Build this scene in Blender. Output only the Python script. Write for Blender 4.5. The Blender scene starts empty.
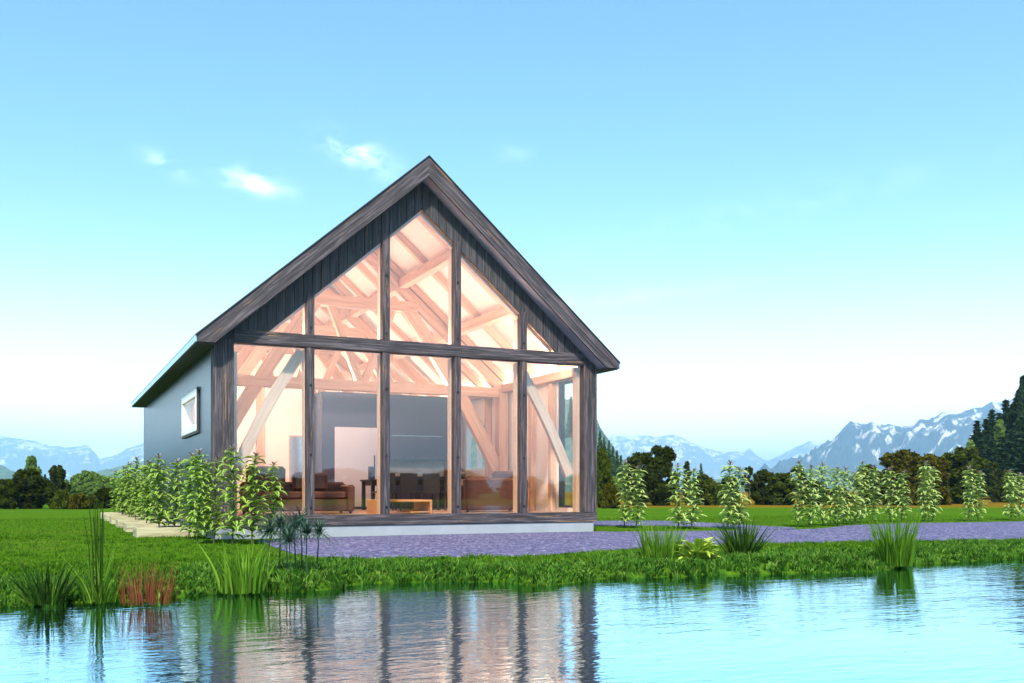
import bpy, math, random
import numpy as np
from mathutils import Vector, Matrix, noise as mnoise

random.seed(7)
RNG = np.random.default_rng(7)
SC = bpy.context.scene
COL = SC.collection
R_ = math.radians

# ------------------------------------------------------------------ camera
FPX, HOR = 964.4, 490.9
CAM = Vector((-6.634, -17.84, 0.873))
FW = Vector((0.4332, 0.9013, 0)); RT = Vector((0.9013, -0.4332, 0))
cd = bpy.data.cameras.new('camera'); cam = bpy.data.objects.new('camera', cd); COL.objects.link(cam)
cam.location = CAM; cam.rotation_euler = (R_(90), 0, -R_(25.67))
cd.sensor_width = 36; cd.lens = FPX / 1024 * 36
cd.shift_y = (HOR - 341.5) / 1024
cd.clip_start = 0.05; cd.clip_end = 40000
SC.camera = cam

# ------------------------------------------------------------------ sky
SUN_EL, SUN_DIR = 46.0, (-0.55, -1.0)
SUN_ROT = math.atan2(SUN_DIR[0], SUN_DIR[1])
w = bpy.data.worlds.new('World'); SC.world = w; w.use_nodes = True
nt = w.node_tree; nt.nodes.clear()
def wn(t, **k):
    n = nt.nodes.new(t)
    for a, b in k.items(): setattr(n, a, b)
    return n
sky = wn('ShaderNodeTexSky', sky_type='NISHITA', sun_disc=False)
sky.sun_elevation = R_(SUN_EL); sky.sun_rotation = SUN_ROT
sky.altitude = 300; sky.air_density = 1.0; sky.dust_density = 1.2; sky.ozone_density = 1.0
tc = wn('ShaderNodeTexCoord')
cl_noise = wn('ShaderNodeTexNoise'); cl_noise.inputs['Scale'].default_value = 26; cl_noise.inputs['Detail'].default_value = 6
cl_noise.inputs['Roughness'].default_value = 0.6
mp = wn('ShaderNodeMapping'); mp.inputs['Scale'].default_value = (1, 1, 2.0)
nt.links.new(tc.outputs['Generated'], mp.inputs[0]); nt.links.new(mp.outputs[0], cl_noise.inputs['Vector'])
def wmath(op, a, b=None, clamp=False):
    m = wn('ShaderNodeMath', operation=op); m.use_clamp = clamp
    for i, v in enumerate((a, b)):
        if v is None: continue
        if isinstance(v, (int, float)): m.inputs[i].default_value = v
        else: nt.links.new(v, m.inputs[i])
    return m.outputs[0]
def direction(px, py):
    return (FW + RT * ((px - 512) / FPX) + Vector((0, 0, 1)) * ((HOR - py) / FPX)).normalized()
total = None
CLOUDS = [(357, 153, 30, 11, 1.0, .35), (253, 182, 26, 9, 1.0, .15), (167, 165, 18, 8, .5, .3), (520, 155, 20, 8, .16, .1),
          (40, 392, 60, 22, .9, 0), (900, 405, 200, 22, .7, 0), (600, 300, 120, 8, .18, -.1), (760, 210, 160, 14, .08, -.15),
          (-300, 250, 90, 26, .8, 0), (1330, 260, 90, 26, .8, 0)]
for px, py, sx, sy, amp, tilt in CLOUDS:
    c = direction(px, py)
    sub = wn('ShaderNodeVectorMath', operation='SUBTRACT'); nt.links.new(tc.outputs['Generated'], sub.inputs[0]); sub.inputs[1].default_value = c
    up = Vector((0, 0, 1)) - c * c.z; up.normalize(); side = c.cross(up)
    ax1 = (side * math.cos(tilt) - up * math.sin(tilt)) ; ax2 = (up * math.cos(tilt) + side * math.sin(tilt))
    o = []
    for ax, s in ((ax1, sx), (ax2, sy)):
        d = wn('ShaderNodeVectorMath', operation='DOT_PRODUCT'); nt.links.new(sub.outputs[0], d.inputs[0]); d.inputs[1].default_value = ax * (FPX / s)
        o.append(wmath('MULTIPLY', d.outputs['Value'], d.outputs['Value']))
    e = wmath('POWER', 2.718, wmath('MULTIPLY', wmath('ADD', o[0], o[1]), -1.0))
    e = wmath('MULTIPLY', e, amp)
    total = e if total is None else wmath('ADD', total, e)
nz = wmath('MULTIPLY', wmath('SUBTRACT', cl_noise.outputs[0], 0.40), 3.6, True)
cm = wmath('MULTIPLY', wmath('MULTIPLY', total, nz), 0.85, True)
tint = wn('ShaderNodeMix', data_type='RGBA', blend_type='MULTIPLY'); tint.inputs[0].default_value = 1
nt.links.new(sky.outputs[0], tint.inputs[6]); tint.inputs[7].default_value = (0.75, 1.07, 1.06, 1)
mx = wn('ShaderNodeMix', data_type='RGBA'); nt.links.new(cm, mx.inputs[0]); nt.links.new(tint.outputs[2], mx.inputs[6])
mx.inputs[7].default_value = (8.3, 10, 10.8, 1)
# pale veil of thin high cloud towards the horizon
sz = wn('ShaderNodeSeparateXYZ'); nt.links.new(tc.outputs['Generated'], sz.inputs[0])
zz = wmath('DIVIDE', wmath('ABSOLUTE', sz.outputs[2]), 0.140)
veil = wmath('MULTIPLY', wmath('POWER', 2.718, wmath('MULTIPLY', wmath('MULTIPLY', zz, zz), -1.0)), 0.90)
mv = wn('ShaderNodeMix', data_type='RGBA'); nt.links.new(veil, mv.inputs[0]); nt.links.new(mx.outputs[2], mv.inputs[6]); mv.inputs[7].default_value = (10.6, 10.8, 10.6, 1)
bg = wn('ShaderNodeBackground'); bg.inputs['Strength'].default_value = 0.125
nt.links.new(mv.outputs[2], bg.inputs['Color'])
wo = wn('ShaderNodeOutputWorld'); nt.links.new(bg.outputs[0], wo.inputs['Surface'])

# ------------------------------------------------------------------ sun, exposure
sl = bpy.data.lights.new('sun', 'SUN'); sl.energy = 3.7; sl.angle = R_(4.0); sl.color = (1, 0.93, 0.84)
so = bpy.data.objects.new('sun', sl); COL.objects.link(so)
sd = Vector((SUN_DIR[0], SUN_DIR[1], 0)).normalized() * math.cos(R_(SUN_EL)) + Vector((0, 0, math.sin(R_(SUN_EL))))
so.rotation_euler = sd.to_track_quat('Z', 'Y').to_euler(); so.location = (20, -30, 40)
SC.view_settings.view_transform = 'Standard'; SC.view_settings.look = 'None'
SC.view_settings.exposure = 1.1; SC.view_settings.gamma = 1
SC.view_settings.use_curve_mapping = False
cy = SC.cycles
cy.use_denoising = True; cy.max_bounces = 10; cy.diffuse_bounces = 5; cy.glossy_bounces = 5
cy.transparent_max_bounces = 24; cy.transmission_bounces = 6; cy.volume_bounces = 1
cy.caustics_reflective = False; cy.caustics_refractive = False; cy.sample_clamp_indirect = 6

# ------------------------------------------------------------------ helpers
def pray(px, py): return FW + RT * ((px - 512) / FPX) + Vector((0, 0, 1)) * ((HOR - py) / FPX)
def gp(px, py, z=0.0):
    d = pray(px, py); return CAM + d * ((z - CAM.z) / d.z)
def dp(px, D, z=0.0):
    p = CAM + (FW + RT * ((px - 512) / FPX)) * D; p.z = z; return p
def zat(py, D): return CAM.z + (HOR - py) / FPX * D

def tag(o, label=None, cat=None, group=None, kind=None):
    if label: o['label'] = label
    if cat: o['category'] = cat
    if group: o['group'] = group
    if kind: o['kind'] = kind
    return o
def empty(name, loc=(0, 0, 0), rz=0.0, s=1.0):
    o = bpy.data.objects.new(name, None); COL.objects.link(o); o.location = loc; o.rotation_euler = (0, 0, rz)
    o.scale = (s, s, s); o.empty_display_size = 0.2
    return o
def link(name, me, mat, parent=None, smooth=False):
    o = bpy.data.objects.new(name, me); COL.objects.link(o)
    if mat is not None:
        for m in (mat if isinstance(mat, (list, tuple)) else [mat]): me.materials.append(m)
    if parent is not None: o.parent = parent
    if smooth: me.polygons.foreach_set('use_smooth', [True] * len(me.polygons))
    return o
def npmesh(name, verts, faces_list, attr=None):
    """verts (n,3); faces_list: list of (m,k) index arrays; attr: per-vertex float -> attribute 'tone'"""
    me = bpy.data.meshes.new(name)
    verts = np.asarray(verts, np.float32)
    me.vertices.add(len(verts)); me.vertices.foreach_set('co', verts.ravel())
    loops = np.concatenate([np.asarray(f, np.int32).ravel() for f in faces_list])
    tot = np.concatenate([np.full(len(f), np.asarray(f).shape[1], np.int32) for f in faces_list])
    st = np.concatenate([[0], np.cumsum(tot)[:-1]]).astype(np.int32)
    me.loops.add(len(loops)); me.loops.foreach_set('vertex_index', loops)
    me.polygons.add(len(tot)); me.polygons.foreach_set('loop_start', st); me.polygons.foreach_set('loop_total', tot)
    if attr is not None:
        a = me.attributes.new('tone', 'FLOAT', 'POINT'); a.data.foreach_set('value', np.asarray(attr, np.float32))
    me.update(calc_edges=True); me.validate()
    return me
class MB:
    def __init__(s): s.v = []; s.f = []; s.a = []
    def add(s, vs, fs, tone=None):
        b = len(s.v); s.v += [tuple(v) for v in vs]; s.f += [tuple(i + b for i in f) for f in fs]
        s.a += list(tone) if tone is not None else [0.5] * len(vs)
    def box(s, x0, x1, y0, y1, z0, z1, c=0.0):
        if c <= 0:
            vs = [(x, y, z) for z in (z0, z1) for y in (y0, y1) for x in (x0, x1)]
            s.add(vs, [(0, 2, 3, 1), (4, 5, 7, 6), (0, 1, 5, 4), (2, 6, 7, 3), (0, 4, 6, 2), (1, 3, 7, 5)]); return
        # chamfered box: 24 vertices
        P = {}; vs = []
        lo, hi = (x0, y0, z0), (x1, y1, z1)
        for sx in (0, 1):
            for sy in (0, 1):
                for sz in (0, 1):
                    sg = (sx, sy, sz)
                    for ax in range(3):
                        p = []
                        for k in range(3):
                            e = hi[k] if sg[k] else lo[k]
                            p.append(e if k == ax else e + (-c if sg[k] else c))
                        P[(sg, ax)] = len(vs); vs.append(p)
        fs = []
        def cyc(ax, sgn):
            a, b = [k for k in range(3) if k != ax]
            q = [(0, 0), (1, 0), (1, 1), (0, 1)]; r = []
            for i, j in q:
                g = [0, 0, 0]; g[ax] = sgn; g[a] = i; g[b] = j; r.append(P[(tuple(g), ax)])
            return r
        for ax in range(3):
            for sgn in (0, 1): fs.append(cyc(ax, sgn))
        for ax in range(3):
            a, b = [k for k in range(3) if k != ax]
            for i in (0, 1):
                for j in (0, 1):
                    g0 = [0, 0, 0]; g1 = [0, 0, 0]; g0[a] = g1[a] = i; g0[b] = g1[b] = j; g1[ax] = 1
                    g0, g1 = tuple(g0), tuple(g1)
                    fs.append((P[(g0, a)], P[(g1, a)], P[(g1, b)], P[(g0, b)]))
        for sx in (0, 1):
            for sy in (0, 1):
                for sz in (0, 1):
                    g = (sx, sy, sz); fs.append((P[(g, 0)], P[(g, 1)], P[(g, 2)]))
        s.add(vs, fs)
    def prism_y(s, poly, y0, y1):
        n = len(poly); vs = [(x, y0, z) for x, z in poly] + [(x, y1, z) for x, z in poly]
        fs = [tuple(range(n)), tuple(range(2 * n - 1, n - 1, -1))] + [(i, i + n, (i + 1) % n + n, (i + 1) % n) for i in range(n)]
        s.add(vs, fs)
    def prism_z(s, poly, z0, z1):
        n = len(poly); vs = [(x, y, z0) for x, y in poly] + [(x, y, z1) for x, y in poly]
        fs = [tuple(range(n - 1, -1, -1)), tuple(range(n, 2 * n))] + [(i, (i + 1) % n, (i + 1) % n + n, i + n) for i in range(n)]
        s.add(vs, fs)
    def tube(s, pts, rad, seg=6, tone=0.5, cap=True):
        pts = [Vector(p) for p in pts]; n = len(pts); vs = []; fs = []
        for i, p in enumerate(pts):
            t = (pts[min(i + 1, n - 1)] - pts[max(i - 1, 0)]).normalized()
            a = t.cross(Vector((0.31, 0.95, 0.05))); 
            if a.length < 1e-3: a = t.cross(Vector((1, 0, 0)))
            a.normalize(); b = t.cross(a); r = rad[i] if isinstance(rad, (list, tuple)) else rad
            for k in range(seg):
                th = 2 * math.pi * k / seg; vs.append(p + a * (r * math.cos(th)) + b * (r * math.sin(th)))
        for i in range(n - 1):
            for k in range(seg):
                fs.append((i * seg + k, i * seg + (k + 1) % seg, (i + 1) * seg + (k + 1) % seg, (i + 1) * seg + k))
        if cap:
            fs.append(tuple(range(seg - 1, -1, -1))); fs.append(tuple(range((n - 1) * seg, n * seg)))
        s.add(vs, fs, [tone] * len(vs))
    def lathe(s, prof, cx=0, cy=0, seg=16):
        n = len(prof); vs = []; fs = []
        for r, z in prof:
            for k in range(seg):
                th = 2 * math.pi * k / seg; vs.append((cx + r * math.cos(th), cy + r * math.sin(th), z))
        for i in range(n - 1):
            for k in range(seg):
                fs.append((i * seg + k, i * seg + (k + 1) % seg, (i + 1) * seg + (k + 1) % seg, (i + 1) * seg + k))
        fs.append(tuple(range(seg - 1, -1, -1))); fs.append(tuple(range((n - 1) * seg, n * seg)))
        s.add(vs, fs)
    def mesh(s, name):
        me = bpy.data.meshes.new(name); me.from_pydata(s.v, [], s.f)
        a = me.attributes.new('tone', 'FLOAT', 'POINT'); a.data.foreach_set('value', s.a)
        me.update(); return me
    def build(s, name, mat, parent=None, smooth=False):
        me = s.mesh(name)
        import bmesh
        bm = bmesh.new(); bm.from_mesh(me); bmesh.ops.recalc_face_normals(bm, faces=bm.faces); bm.to_mesh(me); bm.free()
        return link(name, me, mat, parent, smooth)
TM = {}
def timber(name, p0, p1, wd, ht, mat, parent, up=(0, 0, 1), c=0.006, bow=0.0):
    """a squared timber whose local X runs along its grain; wd across, ht along `up`"""
    p0, p1 = Vector(p0), Vector(p1); L = (p1 - p0).length
    x = (p1 - p0) / L; up = Vector(up); y = up.cross(x).normalized(); z = x.cross(y)
    m = MB()
    if bow == 0: m.box(-L / 2, L / 2, -wd / 2, wd / 2, -ht / 2, ht / 2, c)
    else:
        n = 10; vs = []; fs = []
        for i in range(n + 1):
            t = i / n; X = (t - .5) * L; o = bow * math.sin(math.pi * t)
            vs += [(X, -wd / 2, -ht / 2 + o), (X, wd / 2, -ht / 2 + o), (X, wd / 2, ht / 2 + o), (X, -wd / 2, ht / 2 + o)]
        for i in range(n):
            for k in range(4): fs.append((4 * i + k, 4 * i + (k + 1) % 4, 4 * i + 4 + (k + 1) % 4, 4 * i + 4 + k))
        fs += [(0, 1, 2, 3), (4 * n + 3, 4 * n + 2, 4 * n + 1, 4 * n)]
        m.add(vs, fs)
    o = m.build(name, mat, parent)
    M = Matrix((x, y, z)).transposed().to_4x4(); M.translation = (p0 + p1) / 2
    o.matrix_local = M; TM[o.name] = M
    return o
def copy_tree(o, parent=None):
    c = o.copy(); COL.objects.link(c)
    if parent is not None: c.parent = parent; c.matrix_parent_inverse = o.matrix_parent_inverse.copy()
    for ch in KIDS.get(o.name, []): copy_tree(ch, c)
    return c
KIDS = {}
def index_kids():
    KIDS.clear()
    for o in COL.objects:
        if o.parent is not None: KIDS.setdefault(o.parent.name, []).append(o)

# ------------------------------------------------------------------ materials
class NM:
    def __init__(s, name):
        s.m = bpy.data.materials.new(name); s.m.use_nodes = True; s.t = s.m.node_tree; s.t.nodes.clear()
        s.out = s.n('ShaderNodeOutputMaterial')
    def n(s, t, **k):
        x = s.t.nodes.new(t)
        for a, b in k.items(): setattr(x, a, b)
        return x
    def l(s, a, b): s.t.links.new(a, b)
    def bsdf(s, **k):
        b = s.n('ShaderNodeBsdfPrincipled')
        for a, v in k.items():
            a = a.replace('_', ' ')
            if isinstance(v, (int, float, tuple)): b.inputs[a].default_value = v if not isinstance(v, tuple) or len(v) == 4 else (*v, 1)
            else: s.l(v, b.inputs[a])
        s.l(b.outputs[0], s.out.inputs['Surface']); return b
    def coord(s, scale=(1, 1, 1), kind='Object', rot=(0, 0, 0)):
        c = s.n('ShaderNodeTexCoord'); m = s.n('ShaderNodeMapping'); m.inputs['Scale'].default_value = scale; m.inputs['Rotation'].default_value = rot
        s.l(c.outputs[kind], m.inputs[0]); return m.outputs[0]
    def pos(s, scale=(1, 1, 1)):
        c = s.n('ShaderNodeNewGeometry'); m = s.n('ShaderNodeMapping'); m.inputs['Scale'].default_value = scale
        s.l(c.outputs['Position'], m.inputs[0]); return m.outputs[0]
    def noise(s, vec, scale=5, detail=4, rough=0.55, dist=0.0):
        x = s.n('ShaderNodeTexNoise'); x.inputs['Scale'].default_value = scale; x.inputs['Detail'].default_value = detail
        x.inputs['Roughness'].default_value = rough; x.inputs['Distortion'].default_value = dist
        s.l(vec, x.inputs['Vector']); return x.outputs[0]
    def ramp(s, fac, stops, interp='LINEAR'):
        r = s.n('ShaderNodeValToRGB'); r.color_ramp.interpolation = interp
        el = r.color_ramp.elements
        while len(el) < len(stops): el.new(0.5)
        for e, (p, c) in zip(el, stops): e.position = p; e.color = (*c, 1)
        s.l(fac, r.inputs[0]); return r.outputs[0]
    def mix(s, fac, a, b, blend='MIX'):
        x = s.n('ShaderNodeMix', data_type='RGBA', blend_type=blend)
        for i, v in ((0, fac), (6, a), (7, b)):
            if isinstance(v, (int, float)): x.inputs[i].default_value = v
            elif isinstance(v, tuple): x.inputs[i].default_value = (*v, 1)
            else: s.l(v, x.inputs[i])
        return x.outputs[2]
    def math(s, op, a, b=0.0, clamp=False):
        x = s.n('ShaderNodeMath', operation=op); x.use_clamp = clamp
        for i, v in enumerate((a, b)):
            if isinstance(v, (int, float)): x.inputs[i].default_value = v
            else: s.l(v, x.inputs[i])
        return x.outputs[0]
    def bump(s, h, strength=0.3, dist=0.02):
        b = s.n('ShaderNodeBump'); b.inputs['Strength'].default_value = strength; b.inputs['Distance'].default_value = dist
        s.l(h, b.inputs['Height']); return b.outputs[0]

def plain(name, col, rough=0.6, var=0.12, scale=6, bump=0.0, spec=0.5, metal=0.0):
    k = NM(name); v = k.coord()
    n = k.noise(v, scale, 5)
    c = k.ramp(n, [(0.25, tuple(x * (1 - var) for x in col)), (0.75, tuple(min(1, x * (1 + var)) for x in col))])
    a = dict(Base_Color=c, Roughness=rough, Metallic=metal); b = k.bsdf(**a); b.inputs['Specular IOR Level'].default_value = spec
    if bump: k.l(k.bump(k.noise(v, scale * 8, 3), bump, 0.01), b.inputs['Normal'])
    return k.m
def wood(name, dark, mid, light, fleck=None, rough=0.7, grain=(0.7, 14, 14), bump=0.35):
    k = NM(name); v = k.coord(grain)
    oi = k.n('ShaderNodeObjectInfo'); add = k.n('ShaderNodeVectorMath', operation='ADD'); mul = k.n('ShaderNodeVectorMath', operation='SCALE')
    comb = k.n('ShaderNodeCombineXYZ')
    for i in range(3): k.l(oi.outputs['Random'], comb.inputs[i])
    k.l(comb.outputs[0], mul.inputs[0]); mul.inputs['Scale'].default_value = 37.0
    k.l(v, add.inputs[0]); k.l(mul.outputs[0], add.inputs[1]); v = add.outputs[0]
    n1 = k.noise(v, 1.6, 8, 0.65, 0.6); n2 = k.noise(v, 5.0, 4, 0.6, 0.2)
    c = k.ramp(n1, [(0.36, dark), (0.5, mid), (0.64, light)])
    c = k.mix(k.math('MULTIPLY', n2, 0.35), c, dark)
    if fleck:
        n3 = k.noise(v, 1.1, 6, 0.7, 1.0)
        c = k.mix(k.ramp(n3, [(0.60, (0, 0, 0)), (0.66, (1, 1, 1))]), c, fleck)
    b = k.bsdf(Base_Color=c, Roughness=rough)
    k.l(k.bump(k.math('ADD', n1, n2), bump, 0.01), b.inputs['Normal'])
    return k.m
M = {}
M['dark_wood'] = wood('weathered_dark_timber', (0.012, 0.009, 0.011), (0.044, 0.034, 0.040), (0.165, 0.132, 0.145), (0.28, 0.15, 0.055), grain=(0.8, 20, 20))
M['dark_boards'] = wood('weathered_dark_boards', (0.016, 0.015, 0.018), (0.042, 0.038, 0.042), (0.100, 0.088, 0.092), (0.22, 0.11, 0.04), grain=(14, 14, 0.7))
M['soffit'] = plain('grey_lavender_soffit_paint', (0.40, 0.38, 0.46), 0.6)
M['eave_soffit'] = plain('brown_eave_boards', (0.045, 0.036, 0.03), 0.7)
M['warm_wood'] = wood('warm_interior_timber', (0.50, 0.29, 0.17), (0.64, 0.40, 0.25), (0.72, 0.48, 0.32), None, 0.55, (0.6, 9, 9), 0.12)
M['pale_wood'] = wood('pale_front_brace_timber', (0.50, 0.34, 0.235), (0.60, 0.425, 0.31), (0.68, 0.51, 0.39), None, 0.6, (0.6, 9, 9), 0.12)
M['ceiling'] = plain('pale_ceiling_boards', (0.82, 0.68, 0.56), 0.6, 0.05)
M['plaster'] = plain('cream_plaster', (0.86, 0.78, 0.68), 0.7, 0.03)
M['floorwood'] = wood('oak_floor', (0.34, 0.17, 0.08), (0.46, 0.25, 0.12), (0.55, 0.32, 0.17), None, 0.4, (0.8, 7, 7), 0.05)
M['concrete'] = plain('pale_concrete', (0.28, 0.30, 0.335), 0.75, 0.08, 4, 0.15)
M['side_wall'] = plain('satin_grey_cladding', (0.042, 0.054, 0.068), 0.27, 0.06, 2.5, 0.0, 0.55)
M['roof_metal'] = plain('black_roof_sheet', (0.02, 0.02, 0.024), 0.45)
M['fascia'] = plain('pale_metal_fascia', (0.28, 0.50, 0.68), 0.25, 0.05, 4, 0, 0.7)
M['white_paint'] = plain('white_window_paint', (0.88, 0.87, 0.86), 0.5, 0.04)
M['dark_trim'] = plain('dark_window_trim', (0.04, 0.038, 0.045), 0.55)  # dark frame and lintel colour, also the painted shade by the left window
M['bolt'] = plain('black_iron_bolt', (0.02, 0.02, 0.022), 0.5, metal=0.6)
M['cabinet'] = plain('satin_grey_cabinet', (0.055, 0.055, 0.095), 0.35, 0.05, 2, 0, 0.3)
M['cabinet_door'] = plain('pale_grey_cabinet_door', (0.58, 0.60, 0.66), 0.25, 0.05, 2)
M['counter'] = plain('dark_stone_counter', (0.03, 0.03, 0.032), 0.3)
M['splash'] = plain('cream_splashback', (0.66, 0.56, 0.46), 0.35, 0.1, 3)
M['leather'] = plain('brown_leather', (0.075, 0.022, 0.008), 0.5, 0.15, 8, 0.12)
M['black_wood'] = plain('black_stained_wood', (0.018, 0.016, 0.015), 0.45)
M['orange_wood'] = wood('orange_table_wood', (0.44, 0.17, 0.055), (0.56, 0.24, 0.085), (0.66, 0.31, 0.13), None, 0.5, (1, 8, 8), 0.05)
M['white_linen'] = plain('pale_linen', (0.7, 0.65, 0.6), 0.8)
M['pink'] = plain('pink_petals', (0.62, 0.16, 0.20), 0.6)
M['ceramic'] = plain('grey_ceramic', (0.36, 0.34, 0.33), 0.3)
M['bed_wood'] = wood('pale_bed_boards', (0.24, 0.20, 0.11), (0.40, 0.36, 0.21), (0.55, 0.50, 0.33), None, 0.75, (0.8, 10, 10), 0.25)
M['soil'] = plain('dark_soil', (0.05, 0.033, 0.022), 0.95, 0.4, 20, 0.6)
M['bark'] = wood('brown_bark', (0.025, 0.02, 0.014), (0.05, 0.04, 0.03), (0.09, 0.075, 0.055), None, 0.9, (6, 6, 1.2), 0.8)
M['stem'] = plain('brown_green_stem', (0.06, 0.055, 0.035), 0.7)

def glass(name, refl=0.16, tint=(1, 1, 1), edge=0.6):
    k = NM(name)
    t = k.n('ShaderNodeBsdfTransparent'); t.inputs[0].default_value = (*tint, 1)
    g = k.n('ShaderNodeBsdfGlossy'); g.inputs['Roughness'].default_value = 0.02
    v = k.coord((1, 1, 1)); nb = k.bump(k.noise(v, 0.9, 1), 0.02, 0.05); k.l(nb, g.inputs['Normal'])
    lw = k.n('ShaderNodeLayerWeight'); lw.inputs['Blend'].default_value = 0.35
    f = k.math('MULTIPLY_ADD', lw.outputs['Fresnel'], edge); 
    k.t.nodes[-1].inputs[2].default_value = refl
    ge = k.n('ShaderNodeNewGeometry'); f = k.math('MULTIPLY', f, k.math('SUBTRACT', 1.0, ge.outputs['Backfacing']))
    m = k.n('ShaderNodeMixShader'); k.l(f, m.inputs[0]); k.l(t.outputs[0], m.inputs[1]); k.l(g.outputs[0], m.inputs[2])
    k.l(m.outputs[0], k.out.inputs['Surface']); return k.m
M['glazing'] = glass('coated_front_glazing', 0.14)
M['clear_glass'] = glass('clear_side_glazing', 0.08)
k = NM('mirror_glass'); k.bsdf(Base_Color=(0.72, 0.78, 0.80), Metallic=1.0, Roughness=0.08); M['mirror'] = k.m
k = NM('warm_cove_lamp'); em = k.n('ShaderNodeEmission'); em.inputs[0].default_value = (1.0, 0.77, 0.64, 1); em.inputs[1].default_value = 70.0; k.l(em.outputs[0], k.out.inputs['Surface']); M['lamp'] = k.m  # glow added to brighten the interior, not a known lamp
M['lamp_soft'] = k.m.copy(); M['lamp_soft'].name = 'soft_warm_cove_lamp'; [n for n in M['lamp_soft'].node_tree.nodes if n.type == 'EMISSION'][0].inputs[1].default_value = 8.0

def leafmat(name, a, b, c=None, trans=0.25, rough=0.5, scale=3.0, spec=0.04):
    """leaf colours a..b by noise and per-object chance; `c` where the mesh attribute 'tone' says pale margin"""
    k = NM(name); v = k.pos((1, 1, 1)); n = k.noise(v, scale, 3, 0.7)
    oi = k.n('ShaderNodeObjectInfo')
    col = k.ramp(n, [(0.32, a), (0.68, b)])
    col = k.mix(k.math('MULTIPLY', oi.outputs['Random'], 0.35), col, tuple(x * 0.6 for x in a))
    at = k.n('ShaderNodeAttribute', attribute_name='tone')
    if c is not None: col = k.mix(k.ramp(at.outputs['Fac'], [(0.45, (0, 0, 0)), (0.9, (1, 1, 1))]), col, c)
    p = k.n('ShaderNodeBsdfPrincipled'); k.l(col, p.inputs['Base Color']); p.inputs['Roughness'].default_value = rough
    p.inputs['Specular IOR Level'].default_value = spec
    t = k.n('ShaderNodeBsdfTranslucent'); k.l(col, t.inputs[0])
    m = k.n('ShaderNodeMixShader'); m.inputs[0].default_value = trans
    k.l(p.outputs[0], m.inputs[1]); k.l(t.outputs[0], m.inputs[2]); k.l(m.outputs[0], k.out.inputs['Surface'])
    return k.m
M['leaf_olive'] = leafmat('olive_foliage', (0.026, 0.040, 0.003), (0.085, 0.108, 0.007))
M['leaf_dark'] = leafmat('dark_green_foliage', (0.016, 0.026, 0.002), (0.055, 0.068, 0.005))
M['leaf_autumn'] = leafmat('brown_green_foliage', (0.042, 0.042, 0.002), (0.13, 0.115, 0.007))
M['leaf_bright'] = leafmat('bright_green_foliage', (0.08, 0.16, 0.03), (0.24, 0.34, 0.07))
M['leaf_conifer'] = leafmat('conifer_needles', (0.014, 0.034, 0.014), (0.045, 0.085, 0.030), trans=0.1)
M['leaf_spruce'] = leafmat('pale_spruce_needles', (0.03, 0.07, 0.03), (0.07, 0.13, 0.05), trans=0.1)
M['leaf_tall'] = leafmat('variegated_leaf', (0.13, 0.26, 0.03), (0.26, 0.42, 0.06), (0.72, 0.76, 0.32), 0.3, 0.4, 5, .12)
M['leaf_tall_green'] = leafmat('mid_green_leaf', (0.085, 0.20, 0.016), (0.20, 0.37, 0.035), (0.54, 0.66, 0.16), 0.3, 0.4, 5, .1)
M['leaf_tip'] = leafmat('purple_tip_leaf', (0.16, 0.11, 0.12), (0.30, 0.22, 0.20), (0.42, 0.34, 0.32), 0.2)
M['leaf_hosta'] = leafmat('yellow_green_leaf', (0.20, 0.34, 0.03), (0.38, 0.52, 0.05), (0.52, 0.62, 0.10), 0.25)
M['blade_green'] = leafmat('bright_green_blade', (0.055, 0.16, 0.010), (0.14, 0.29, 0.018), (0.21, 0.36, 0.04), 0.3)
M['blade_dark'] = leafmat('dark_green_blade', (0.010, 0.036, 0.005), (0.035, 0.090, 0.008), (0.09, 0.17, 0.02), 0.2)
M['blade_red'] = leafmat('red_blade', (0.11, 0.025, 0.012), (0.26, 0.065, 0.030), (0.34, 0.12, 0.06), 0.25)
M['blade_blue'] = leafmat('blue_green_blade', (0.018, 0.055, 0.030), (0.055, 0.12, 0.07), (0.10, 0.16, 0.12), 0.2)
M['old_blade'] = leafmat('lawn_grass_blade', (0.030, 0.095, 0.004), (0.085, 0.19, 0.010), (0.14, 0.25, 0.025), 0.3, 0.6, 1.4)

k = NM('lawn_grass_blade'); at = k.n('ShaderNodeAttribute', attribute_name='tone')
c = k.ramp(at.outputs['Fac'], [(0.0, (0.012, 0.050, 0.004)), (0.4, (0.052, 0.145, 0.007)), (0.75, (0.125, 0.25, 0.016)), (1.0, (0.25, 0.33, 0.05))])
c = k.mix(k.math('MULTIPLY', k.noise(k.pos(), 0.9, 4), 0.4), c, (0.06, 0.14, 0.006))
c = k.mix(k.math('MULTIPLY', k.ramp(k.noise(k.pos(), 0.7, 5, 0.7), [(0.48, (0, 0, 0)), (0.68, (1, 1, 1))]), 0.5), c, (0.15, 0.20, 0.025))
dfs = k.n('ShaderNodeBsdfDiffuse'); trl = k.n('ShaderNodeBsdfTranslucent'); k.l(c, dfs.inputs[0]); k.l(c, trl.inputs[0]); m = k.n('ShaderNodeMixShader'); m.inputs[0].default_value = 0.25
k.l(dfs.outputs[0], m.inputs[1]); k.l(trl.outputs[0], m.inputs[2]); k.l(m.outputs[0], k.out.inputs['Surface']); M['grass_blade'] = k.m
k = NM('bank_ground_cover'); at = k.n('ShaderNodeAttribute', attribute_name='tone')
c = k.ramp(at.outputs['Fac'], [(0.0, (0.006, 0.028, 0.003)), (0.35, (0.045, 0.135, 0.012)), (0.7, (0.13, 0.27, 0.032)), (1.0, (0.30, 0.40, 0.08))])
c = k.mix(k.math('MULTIPLY', k.noise(k.pos(), 5, 3), 0.45), c, (0.03, 0.09, 0.012))
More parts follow.
